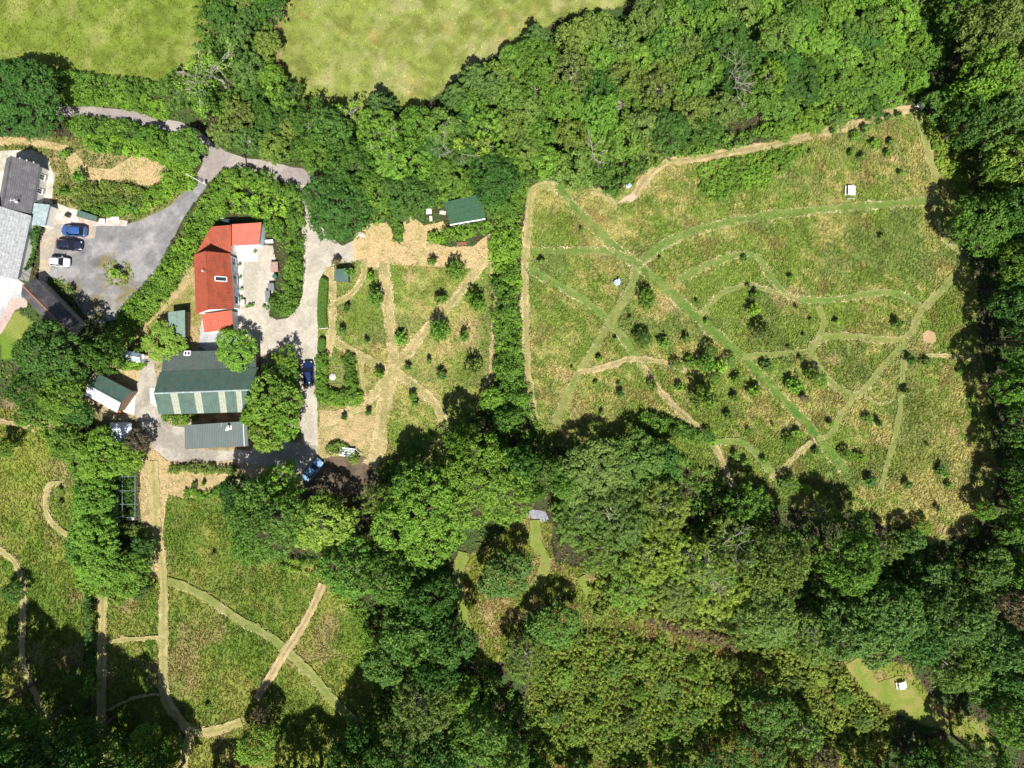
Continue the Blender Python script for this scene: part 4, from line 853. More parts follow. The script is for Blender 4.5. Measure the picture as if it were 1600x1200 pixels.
bench(1484, 381, 60, 'small pale bench beside the tree at the right edge of the meadow', 'weathered_wood', .7, False)
def table(px, py, deg, label, size=(1.0, .7), mat='white_paint', h=.72):
    rt = empty('garden_table', (0, 0, 0)); tag(rt, label, 'table')
    mb = MB(); mb.box((0, 0, h), (size[0], size[1], .05)); mb.build('top', M[mat], rt)
    for a in (-1, 1):
        for b in (-1, 1): mb = MB(); mb.box((a * (size[0] / 2 - .06), b * (size[1] / 2 - .06), h / 2 - .02), (.06, .06, h - .04)); mb.build('leg', M[mat], rt)
    return place(rt, px, py, deg)
table(671, 332, 0, 'white table under the edge of the wood left of the felt-roofed cabin', (.9, .9))
table(674, 343, 2, 'narrow whitish table just below the white table', (.5, .95), 'weathered_wood')
table(382, 474, 88, 'narrow pale table against the cottage yard paving', (1.2, .6), 'concrete')
table(692, 333, -10, 'low grey step at the left corner of the felt-roofed cabin', (1.1, .7), 'concrete', .3)
# lidded box, hutch, water butt, bins
def lidded(px, py, deg, label, size, mat, lid, name='storage_box', cat='box'):
    rt = empty(name, (0, 0, 0)); tag(rt, label, cat)
    mb = MB(); mb.box((0, 0, size[2] / 2), size, taper=1.04); mb.build('body', M[mat], rt)
    mb = MB(); mb.box((0, 0, size[2] + .045), (size[0] * 1.12, size[1] * 1.12, .08), taper=.94); mb.build('lid', M[lid], rt)
    mb = MB(); mb.box((0, -size[1] * .57, size[2] - .02), (size[0] * .3, .04, .05)); mb.build('handle', M['black_plastic'], rt)
    return place(rt, px, py, deg)
lidded(422, 378, 4, 'white lidded box behind the cottage wing', (1.3, .5, .5), 'white_paint', 'white_paint')
lidded(431, 418, 3, 'pinkish brown hutch in the cottage yard, against the hedge', (1.2, 1.6, .8), 'pink_wood', 'pink_wood', 'hutch', 'hutch')
lidded(426.5, 449, 3, 'dark grey bin below the green water butt', (1.0, 1.1, .9), 'grey_plastic', 'grey_plastic', 'wheelie_bin', 'bin')
lidded(421, 464, 4, 'long black bin store at the hedge foot', (.8, 1.8, .9), 'black_plastic', 'grey_plastic', 'bin_store', 'bin')
lidded(161, 346, -4, 'whitish box beside the driveway behind the blue car', (1.1, .7, .45), 'concrete', 'white_paint')
lidded(181, 342, 3, 'bright white box at the grassy edge of the driveway', (1.4, .6, .35), 'white_paint', 'white_paint')
lidded(108, 337, -30, 'dark red-brown crate on the flags beside the canopy', (.8, .6, .5), 'red_wood', 'black_plastic', 'crate', 'crate')
lidded(74, 350, -10, 'dark box under the end of the teal canopy', (.6, .9, .6), 'grey_plastic', 'black_plastic')
lidded(226, 567, 40, 'pale crate by the small greenhouse', (.5, .6, .35), 'concrete', 'white_paint', 'crate', 'crate')
rt = empty('water_butt', (0, 0, 0)); tag(rt, 'round dark green water butt between hutch and bins', 'water butt')
mb = MB(); mb.lathe([(.32, 0), (.4, .3), (.42, .6), (.36, .95)], n=16); mb.build('barrel', M['green_plastic'], rt)
mb = MB(); mb.lathe([(.39, .95), (.4, 1.0), (.15, 1.04)], n=16); mb.build('lid', M['green_plastic'], rt)
mb = MB(); mb.tube((.3, -.3, .2), (.4, -.4, .2), .03); mb.build('tap', M['black_plastic'], rt); place(rt, 432, 433, 0)
def pot(px, py, label, r=.22, mat='white_paint'):
    rt = empty('flower_pot', (0, 0, 0)); tag(rt, label, 'pot', 'pots around the cottage yard')
    mb = MB(); mb.lathe([(r * .7, 0), (r, .34), (r * 1.08, .36), (r * 1.05, .4), (r * .85, .36)], n=12); mb.build('pot', M[mat], rt)
    q = []; rs = np.random.RandomState(int(px)); 
    for _ in range(36):
        d = rs.randn(3); d /= np.linalg.norm(d); c = d * r * 1.0 + np.array([0, 0, .5]); u = rs.randn(3) * .09; w = rs.randn(3) * .07; q.append([c - u, c - w, c + u, c + w])
    o = link('plant', quad_mesh('plant', np.array(q), M['leaf'], tint=rs.rand(36)), rt); o.color = (.09, .17, .04, 1)
    return place(rt, px, py, 0)
for x, y, l in ((375.5, 414, 'small potted plant, uppermost along the cottage paving'), (377, 434, 'potted plant at the middle of the cottage paving'), (379, 452, 'potted plant above the narrow pale table'), (378, 466, 'potted plant right beside the narrow pale table'), (400, 394, 'potted plant at the corner of the white paved area'), (388, 480, 'potted plant below the narrow pale table')): pot(x, y, l)
for x, y, l in ((391, 478, 'white pot beside the small dark pot'), (396, 477, 'pale pot standing alone in the cottage yard'), (414, 479, 'white pot at the end of the bin store'), (419, 482, 'whitish pot at the tip of the yard hedge')): pot(x, y, l, .25, 'concrete')
# blue things in the meadow
def crumple(px, py, label, r, name, seed, h):
    rt = empty(name, (0, 0, 0)); tag(rt, label, 'sculpture'); rs = np.random.RandomState(seed)
    mb = MB(); mb.tube((0, 0, 0), (0, 0, h * .6), .05, .04); mb.build('stem', M['pale_metal'], rt)
    for k in range(8):
        a = k * .785 + rs.rand() * .3; l = r * rs.uniform(.7, 1.1); u = Vector((math.cos(a), math.sin(a), 0)); w = Vector((-u.y, u.x, 0)) * r * .3; z = h * rs.uniform(.5, 1)
        mb = MB(); mb.slab([Vector((0, 0, h * .6)) - w * .4, u * l * .7 - w + Vector((0, 0, z)), u * l + Vector((0, 0, z * .9)), u * l * .7 + w + Vector((0, 0, z + .08))], .03); mb.build('petal', M['blue_sheet'], rt)
    return place(rt, px, py, 0)
crumple(963, 442, 'pale blue petal-shaped garden sculpture standing in the meadow', .75, 'garden_sculpture', 3, 1.0)
crumple(981, 291, 'blue-grey crumpled ornament at the wood edge beside the bare patch', .6, 'garden_ornament', 5, .7)
# lane gate, pole
rt = empty('lane_gate', W(309, 280)); tag(rt, 'white gate standing across the driveway entrance between two pillars', 'gate')
a, b = V(W(300, 277)), V(W(318, 287))
for z in (.35, .65, .95, 1.2): mb = MB(); mb.tube(a + Vector((0, 0, z)), b + Vector((0, 0, z)), .035); build_in(mb, 'bar', 'white_paint', rt, rt)
for t in (0, .5, 1): mb = MB(); p = a.lerp(b, t); mb.box(p + Vector((0, 0, .65)), (.1, .1, 1.3)); build_in(mb, 'upright', 'white_paint', rt, rt)
for (x, y), l in (((296.5, 275.5), 'white gate pillar at the left end of the white gate'), ((323, 288), 'white gate pillar at the right end of the white gate')):
    rt = empty('gate_pillar', W(x, y)); tag(rt, l, 'pillar'); p = V(W(x, y)); mb = MB(); mb.box(p + Vector((0, 0, .55)), (.36, .36, 1.1)); build_in(mb, 'shaft', 'concrete', rt, rt)
    mb = MB(); mb.box(p + Vector((0, 0, 1.15)), (.44, .44, .1), taper=.7); build_in(mb, 'cap', 'concrete', rt, rt)
rt = empty('telegraph_pole', W(387, 269)); tag(rt, 'wooden telegraph pole at the lane junction', 'pole'); p = V(W(387, 269))
mb = MB(); mb.tube(p, p + Vector((0, 0, 5.2)), .16, .11, n=8); build_in(mb, 'pole', 'pale_bark', rt, rt)
mb = MB(); mb.box(p + Vector((0, 0, 4.9)), (1.2, .1, .12), .6); build_in(mb, 'cross_arm', 'pale_bark', rt, rt)
# wire over the orchard shade
# vegetable plot
rt = empty('raised_bed', W(521, 582)); tag(rt, 'timber-edged vegetable bed between the clipped bushes beside the navy car', 'raised bed')
for p, q in (((513, 574), (533, 574)), ((513, 600), (535, 600)), ((513, 574), (513, 600)), ((535, 574), (535, 600))):
    mb = MB(); mb.tube(V(W(*p)) + Vector((0, 0, .15)), V(W(*q)) + Vector((0, 0, .15)), .06, n=4); build_in(mb, 'edge_board', 'wood', rt, rt)
rt = tag(MB().lathe([(.6, 0), (.66, .2), (.3, .36), (.05, .3)], W(520, 589), 7).build('white_fleece', M['concrete']), 'crumpled white fleece lying in the vegetable bed', 'fleece')
# woodpile and junk in the shade by the fruit cage
for x, y, a, l, mt in ((205, 811, 8, 'grey plank lying across the foot of the fruit cage', 'weathered_wood'), (186, 813, -30, 'pale board leaning at the lower left of the fruit cage', 'white_paint'), (207, 843, -20, 'white bucket-sized crate in the shady shrubs', 'white_paint'), (234, 880, 60, 'bluish board at the edge of the straw path', 'blue_sheet'), (212, 852, 10, 'dark tarpaulin-covered heap in the shady shrubs', 'black_plastic')):
    rt = empty('board_stack', (0, 0, 0)); tag(rt, l, 'boards')
    for k in range(3): mb = MB(); mb.box((0, -.16 + .16 * k, .12 + .02 * k), (1.3 if mt == 'weathered_wood' else .7, .14, .04), .05 * k); mb.build('board', M[mt], rt)
    mb = MB(); mb.box((-.2, 0, .05), (.1, .5, .1)); mb.box((.2, 0, .05), (.1, .5, .1)); mb.build('bearer', M['wood'], rt); place(rt, x, y, a)
# ------------------------------------------------------------------ foliage
def unit(rs, n):
    d = rs.randn(n, 3); return d / np.linalg.norm(d, axis=1)[:, None]
def leaves_on(rs, cen, rad, nper, size, flat=.35, zmin=-.35, elong=1.25):
    """small leaf sprays on the upper shell of every clump; returns faces and tints"""
    n = len(cen) * nper; k = np.repeat(np.arange(len(cen)), nper)
    d = unit(rs, n); d[:, 2] = np.where(d[:, 2] < zmin, -d[:, 2], d[:, 2])
    pos = cen[k] + d * (rad[k] * rs.uniform(.55, 1.08, n))[:, None]
    nrm = d + unit(rs, n) * .75; nrm[:, 2] += flat; nrm /= np.linalg.norm(nrm, axis=1)[:, None]
    r = unit(rs, n); u = np.cross(nrm, r); u /= np.linalg.norm(u, axis=1)[:, None] + 1e-6; v = np.cross(nrm, u)
    s = (size * rs.uniform(.6, 1.35, n))[:, None]
    q = np.stack([pos - u * s * elong, pos - v * s * .62 + nrm * s * .12, pos + u * s * elong, pos + v * s * .62 + nrm * s * .12], 1)
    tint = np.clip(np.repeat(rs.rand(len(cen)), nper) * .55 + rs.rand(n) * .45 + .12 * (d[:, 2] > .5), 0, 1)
    return q, tint
def crown_clumps(rs, R, zs, lobes, cr, fill):
    """clump centres on the skins of a few big lobes: the billows of a broadleaf crown, base at z=0"""
    L = [np.array([0, 0, R * zs * .55])]; LR = [R * .62]
    for i in range(lobes):
        a = i * 2 * math.pi / lobes + rs.rand() * .7; e = rs.uniform(-.1, .75); rr = R * rs.uniform(.42, .62)
        L.append(np.array([math.cos(a) * rr * math.cos(e * .6), math.sin(a) * rr * math.cos(e * .6), R * zs * (.38 + .5 * e * rs.rand())])); LR.append(R * rs.uniform(.34, .52))
    for i in range(lobes // 2):
        a = rs.rand() * 6.28; rr = R * rs.uniform(.1, .4); L.append(np.array([math.cos(a) * rr, math.sin(a) * rr, R * zs * rs.uniform(.75, .95)])); LR.append(R * rs.uniform(.26, .38))
    C = []
    for c, r in zip(L, LR):
        n = int(4 * math.pi * r * r / (math.pi * cr * cr) * fill); d = unit(rs, n); d[:, 2] = np.where(d[:, 2] < -.3, -d[:, 2], d[:, 2])
        p = c + d * r * rs.uniform(.82, 1.02, (n, 1)); keep = np.ones(n, bool)
        for c2, r2 in zip(L, LR):
            if c2 is not c: keep &= np.linalg.norm(p - c2, axis=1) > r2 * .86
        C.append(p[keep])
    C = np.concatenate(C); return C, cr * rs.uniform(.6, 1.25, len(C)), L
def trunk_mb(rs, h, r, tips, n=7):
    mb = MB(); top = Vector((rs.uniform(-.2, .2), rs.uniform(-.2, .2), h)); mid = Vector((rs.uniform(-.1, .1), rs.uniform(-.1, .1), h * .5))
    mb.tube((0, 0, -.1), mid, r * 1.25, r * .95, n); mb.tube(mid, top, r * .95, r * .75, n)
    for t in tips:
        t = Vector(t); m = top.lerp(t, .5) + Vector((rs.uniform(-.3, .3), rs.uniform(-.3, .3), rs.uniform(.0, .4)))
        mb.tube(top, m, r * .5, r * .32, 5); mb.tube(m, t, r * .32, r * .1, 4)
        for _ in range(2): mb.tube(m, t + Vector(rs.randn(3) * .9), r * .18, r * .04, 3)
    return mb
PROTO = {}
def proto(key):
    """mesh pair (trunk, crown) for a kind and size class; crown radius in metres is part of the key"""
    if key in PROTO: return PROTO[key]
    kind, R, seed = key; rs = np.random.RandomState(seed * 17 + int(R * 10))
    if kind == 'broad':
        C, cr, L = crown_clumps(rs, R, .95, 6 + int(R / 2), .4 + .035 * R, .95)
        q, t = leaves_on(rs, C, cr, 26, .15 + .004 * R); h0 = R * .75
        tips = [l * .8 + np.array([0, 0, h0]) for l in L[:9]]
    elif kind == 'loose':     # willow, ash: finer, ragged, gaps
        C, cr, L = crown_clumps(rs, R, .9, 9 + int(R), .36 + .022 * R, .6)
        C = C + rs.randn(*C.shape) * .22; q, t = leaves_on(rs, C, cr, 24, .125, zmin=-.6, elong=1.7); h0 = R * .7
        tips = [l * .85 + np.array([0, 0, h0]) for l in L[:12]]
    elif kind == 'oval':      # tall and narrow
        C, cr, L = crown_clumps(rs, R, 1.7, 7 + int(R), .5 + .03 * R, .9); q, t = leaves_on(rs, C, cr, 32, .19); h0 = R * .5
        tips = [l * .8 + np.array([0, 0, h0]) for l in L[:8]]
    elif kind == 'young':     # orchard tree: upright twiggy shoots
        n = int(26 * R * R) + 14; d = unit(rs, n); d[:, 2] = np.abs(d[:, 2]) ; C = d * rs.uniform(.35, 1.0, (n, 1)) * np.array([R, R, R * 1.15]); cr = rs.uniform(.16, .34, n) * (.7 + .2 * R)
        q, t = leaves_on(rs, C, cr, 15, .105, zmin=-.8, elong=1.9); h0 = .6
        tips = [C[i] + np.array([0, 0, h0]) for i in range(min(14, n))]
    elif kind == 'conifer':   # tiers of drooping sprays
        C = []; hh = R * 3.0
        for k in range(11):
            u = k / 11; rr = R * (1 - u) ** .8; m = max(4, int(13 * (1 - u)) + 3)
            for j in range(m):
                a = j * 6.283 / m + k * .5 + rs.rand() * .25
                for s in np.linspace(.15, 1, max(2, int(rr / .3))): C.append((math.cos(a) * rr * s, math.sin(a) * rr * s, hh * u - .35 * s * rr * .5 + .4))
        C = np.array(C); cr = rs.uniform(.16, .3, len(C)); q, t = leaves_on(rs, C, cr, 11, .14, zmin=-.6, elong=2.0); h0 = R * .3
        mb = MB(); mb.tube((0, 0, -.1), (0, 0, h0 + hh * .95), .22, .03, 7); PROTO[key] = None
    if kind == 'conifer': trunk = mb.mesh('trunk', M['bark'])
    else: trunk = trunk_mb(rs, h0, .055 * R + .05 if kind != 'young' else .05 + .01 * R, tips).mesh('trunk', M['bark'] if kind != 'loose' else M['pale_bark'])
    q[..., 2] += h0
    PROTO[key] = (trunk, quad_mesh('crown', q, M['leaf'], tint=t), float(q[..., 2].max())); return PROTO[key]

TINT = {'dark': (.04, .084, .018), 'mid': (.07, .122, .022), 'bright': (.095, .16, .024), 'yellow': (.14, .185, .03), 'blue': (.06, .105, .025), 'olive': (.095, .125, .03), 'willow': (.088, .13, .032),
        'marsh': (.13, .155, .032), 'lime': (.115, .19, .025), 'brown': (.12, .085, .05), 'fir': (.06, .095, .028), 'purple': (.09, .07, .05)}
WORD = {'marsh': 'olive green', 'dark': 'dark green', 'mid': 'mid green', 'bright': 'bright green', 'yellow': 'yellow-green', 'blue': 'blue-green', 'olive': 'olive green', 'willow': 'grey-green', 'lime': 'lime green', 'brown': 'brownish', 'fir': 'deep green', 'purple': 'purplish brown'}
MARKS = [('the red-roofed cottage', 335, 440), ('the big green barn', 325, 595), ('the grey workshop', 338, 680), ('the green and white shed', 168, 615), ('the navy car', 481, 584), ('the light blue car', 489, 733),
         ('the felt-roofed cabin', 728, 325), ('the tiny green-roofed hut', 533, 430), ('the lane junction', 345, 250), ('the slate-roofed house', 35, 290), ('the silver car', 92, 409), ('the dark slate outbuilding', 80, 480),
         ('the fruit cage', 198, 776), ('the orchard path crossing', 614, 582), ('the grey woodland pad', 840, 804), ('the lower clearing table', 1406, 1069), ('the meadow picnic table', 1326, 300),
         ('the slatted corner bench', 1435, 168), ('the reddish bare circle', 1450, 527), ('the blue meadow sculpture', 963, 442), ('the blue-grey wood-edge ornament', 981, 290), ('the pale green shed', 277, 505),
         ('the bright mown ride', 724, 930), ('the lower meadow path crossing', 447, 1012), ('the lower meadow path junction', 290, 1130), ('the top edge pasture', 600, 60), ('the upper left pasture', 150, 50),
         ('the greenhouse', 208, 557), ('the orchard', 650, 500), ('the trailer', 545, 706), ('the white bare-branched tree', 322, 105), ('the lower right corner', 1590, 1190), ('the upper right corner', 1590, 10),
         ('the lower left corner', 10, 1190), ('the marshy scrub', 1030, 1090), ('the dead-topped tree', 1095, 815), ('the reddish brown bench', 722, 382), ('the shaded pit', 1490, 300), ('the main path in the meadow', 1160, 560),
         ('the foot of the main mown path', 1320, 735), ('the dip in the wood edge', 650, 165), ('the wood top edge', 1150, 5), ('the bleached snag', 925, 225), ('the dead branches in the upper wood', 1130, 130)]
def direction(dx, dy):
    a = math.degrees(math.atan2(-dy, dx)) % 360
    return ['right of', 'above right of', 'above', 'above left of', 'left of', 'below left of', 'below', 'below right of'][int((a + 22.5) // 45) % 8]
USED = {}
def describe(size, tint, noun, px, py):
    """a description that no other plant carries: look first, then what it stands beside"""
    ms = sorted(MARKS, key=lambda m: math.hypot(m[1] - px, m[2] - py))
    base = f'{size} {WORD[tint]} {noun}'.strip()
    if px < 0 or px > 1600 or py < 0 or py > 1200:
        e = 'left' if px < 0 else 'right' if px > 1600 else 'upper' if py < 0 else 'lower'; tail = f' at the {e} edge of the photo'
    else: tail = ''
    cand = []
    for m in ms[:3]:
        d = math.hypot(m[1] - px, m[2] - py); dist = 'just ' if d < 45 else '' if d < 110 else 'further '
        cand.append(f'{base} {dist}{direction(px - m[1], py - m[2])} {m[0]}')
    a, b = ms[0], ms[1]
    cand.append(f'{base} {direction(px - a[1], py - a[2])} {a[0]}, {direction(px - b[1], py - b[2])} {b[0]}')
    b = ms[2]; cand.append(f'{base} {direction(px - a[1], py - a[2])} {a[0]}, {direction(px - b[1], py - b[2])} {b[0]}')
    row = ['topmost', 'upper', 'middle', 'lower', 'bottom'][max(0, min(4, int(py / 240)))]; colm = ['far left', 'left', 'centre', 'right', 'far right'][max(0, min(4, int(px / 320)))]
    cand.append(f'{base} {direction(px - a[1], py - a[2])} {a[0]}, in the {row} {colm} of the photo')
    for c in cand:
        c = (c + tail) if len((c + tail).split()) <= 16 else c
        if c not in USED and len(c.split()) <= 16: USED[c] = 1; return c
    for w in ('slightly smaller', 'slightly larger', 'more ragged', 'rounder', 'denser', 'sparser'):
        for c in cand[:5]:
            c2 = w + ' ' + c
            if c2 not in USED and len(c2.split()) <= 16: USED[c2] = 1; return c2
    return cand[0]

LANDS = {'n': 0}
RSK = {'broad': (3.0, 4.5, 6.0, 8.0), 'loose': (3.0, 4.5, 6.5), 'oval': (2.2, 3.4), 'young': (.6, 1.2, 2.0), 'conifer': (2.5, 3.6)}
NOUN = {'broad': 'broadleaf tree', 'loose': 'feathery tree', 'oval': 'upright tree', 'young': 'young tree', 'conifer': 'fir tree'}
rt_rng = np.random.RandomState(5)
def tree(px, py, rpx, kind='broad', tint='mid', h=None, label=None, group='trees of the woods', var=.12, noun=None, name=None, cat='tree'):
    """px, py: where the crown's centre appears in the photo; rpx: its apparent radius"""
    R = rpx / S; ks = RSK[kind]; Rk = min(ks, key=lambda k: abs(math.log(k / R))); sd = rt_rng.randint(0, 4 if Rk < 7 else 3)
    tr, cr, top = proto((kind, Rk, sd)); sc = R / Rk * 1.0
    if h is None: h = top * sc
    zs = h / top; zc = h * .66; p = W(px, py, zc)
    rt = empty(name or {'conifer': 'fir_tree', 'young': 'young_tree', 'oval': 'tree', 'broad': 'tree', 'loose': 'tree'}[kind], (p[0], p[1], 0), rt_rng.uniform(0, 6.28)); rt.scale = (sc, sc, zs) if kind != 'young' else (sc * rt_rng.uniform(.75, 1.25), sc * rt_rng.uniform(.75, 1.25), zs)
    size = 'huge' if R > 7 else 'large' if R > 5 else 'medium' if R > 3 else 'small' if R > 1.2 else 'tiny'
    tag(rt, label or describe(size, tint, noun or NOUN[kind], px, py), cat, group)
    link('trunk', tr, rt); o = link('crown', cr, rt); c = np.array(TINT[tint]) * (1 + var * rt_rng.uniform(-1, 1)) * np.array([1 + .1 * rt_rng.uniform(-1, 1), 1, 1 + .15 * rt_rng.uniform(-1, 1)])
    c = c * (1.35 if kind == 'young' else 1.0); o.color = (*[float(v) for v in c], 1); LANDS['n'] += 1; return rt

def foliage_mass(name, label, poly=None, line=None, width=None, hgt=1.6, tint='mid', cr=.5, dens=1.6, nper=22, size=.16, kind=None, cat='hedge', seed=1, group=None, rough=.5, edge=True, elong=1.25, mottle=None):
    """hedges, bramble banks and scrub: leafy clumps packed over an outline, as one mesh"""
    rs = np.random.RandomState(seed + 91); AMP = 50 if name == 'marsh_scrub' else 10
    if line is not None:
        L = smooth_line(line, 4); q = np.array(L); lo = q.min(0) - width; hi = q.max(0) + width
    else: q = np.array(poly); lo = q.min(0); hi = q.max(0)
    n = int((hi[0] - lo[0]) * (hi[1] - lo[1]) / S / S * dens * (1.7 if kind else 1.2) / (cr * cr * 2.2)); x = rs.uniform(lo[0], hi[0], n); y = rs.uniform(lo[1], hi[1], n)
    if line is not None: d = polydist(x, y, L, False); hw = width / 2 * (.82 + .4 * fbm(x, y, 26, seed, 2)); m = d < hw; e = np.clip((hw - d) / (hw * .5 + 1e-3), 0, 1)
    else:
        m = inpoly(x + AMP * (fbm(x, y, 26, seed, 3) - .5), y + AMP * (fbm(x, y, 26, seed + 3, 3) - .5), poly); d = polydist(x, y, poly); e = np.clip(d / 10, 0, 1)
    x, y, e = x[m], y[m], e[m]; n = len(x)
    if n == 0: return None
    hh = hgt * (1 - rough + rough * 2 * fbm(x, y, 24, seed + 11, 3)) * (.45 + .55 * np.sqrt(e)); lay = rs.rand(n); z = np.where(lay < .7, hh, hh * rs.uniform(.25, .9, n))
    k = (H - z) / H; C = np.stack([(x - 800) / S * k, (600 - y) / S * k, z - cr * .4], -1); cr_ = cr * rs.uniform(.55, 1.25, n)
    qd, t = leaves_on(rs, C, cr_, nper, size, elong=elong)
    if mottle is not None: t = np.clip(t * .55 + np.repeat(sstep(.4, .62, fbm(x, y, mottle, seed + 31, 3)), nper) * .5, 0, 1)
    c0 = qd.reshape(-1, 3).mean(0); c0[2] = 0; qd = qd - c0
    o = link(name, quad_mesh(name, qd, M['leaf'], tint=t)); o.location = c0; o.color = (*TINT[tint], 1)
    return tag(o, label, cat, group, kind)
def dead(px, py, h, r, label, lean=(0, 0), seed=1, name='bare_tree', green=None, levels=4, spread=1.0):
    """bleached bare branches forking outwards; a few carry leaves"""
    rs = np.random.RandomState(seed); p = W(px, py); rt = empty(name, p); tag(rt, label, 'tree'); mb = MB(); tips = []
    def grow(a, d, l, w, k):
        b = a + d * l * .5 + Vector(rs.randn(3) * .06 * l); c = b + (d + Vector(rs.randn(3) * .18)).normalized() * l * .5
        mb.tube(a, b, w, w * .8, 5, False); mb.tube(b, c, w * .8, w * .6, 5, False)
        if k == 0: tips.append(c); return
        for _ in range(3 if k > 1 else 4):
            nd = (d + Vector((rs.randn() * .55 * spread, rs.randn() * .55 * spread, rs.randn() * .3))).normalized(); grow(c, nd, l * rs.uniform(.6, .85), w * .58, k - 1)
        tips.append(c)
    grow(Vector((0, 0, 0)), Vector((lean[0], lean[1], 1)).normalized(), h * .38, r, levels)
    mb.build('trunk', M['pale_bark'], rt, rel=False)
    if green:
        C = np.array([t for t in tips if rs.rand() < green[1]]); q, t = leaves_on(rs, C, np.full(len(C), green[2]), 26, .17, zmin=-.7); o = link('crown', quad_mesh('crown', q, M['leaf'], tint=t), rt); o.color = (*TINT[green[0]], 1)
    return rt
def fill(poly, rlo, rhi, kinds, tints, hf=(1.0, 1.0), seed=1, space=.78, group='trees of the woods', avoid=(), noun=None):
    rs = np.random.RandomState(seed); q = np.array(poly); lo, hi = q.min(0), q.max(0); pts = [(a[0], a[1], a[2]) for a in avoid]; out = []
    for _ in range(int((hi[0] - lo[0]) * (hi[1] - lo[1]) / (rlo * rlo) * 6)):
        x, y = rs.uniform(lo[0], hi[0]), rs.uniform(lo[1], hi[1])
        if not inpoly(np.array([x]), np.array([y]), poly)[0]: continue
        r = rs.uniform(rlo, rhi)
        if all(math.hypot(x - a, y - b) > (r + c) * space for a, b, c in pts): pts.append((x, y, r)); out.append((x, y, r))
    for x, y, r in out:
        kd = kinds[rs.randint(len(kinds))]; tree(x, y, r, kd, tints[rs.randint(len(tints))], h=(r / S * 1.55 + 2.2) * rs.uniform(*hf), group=group, noun=noun)

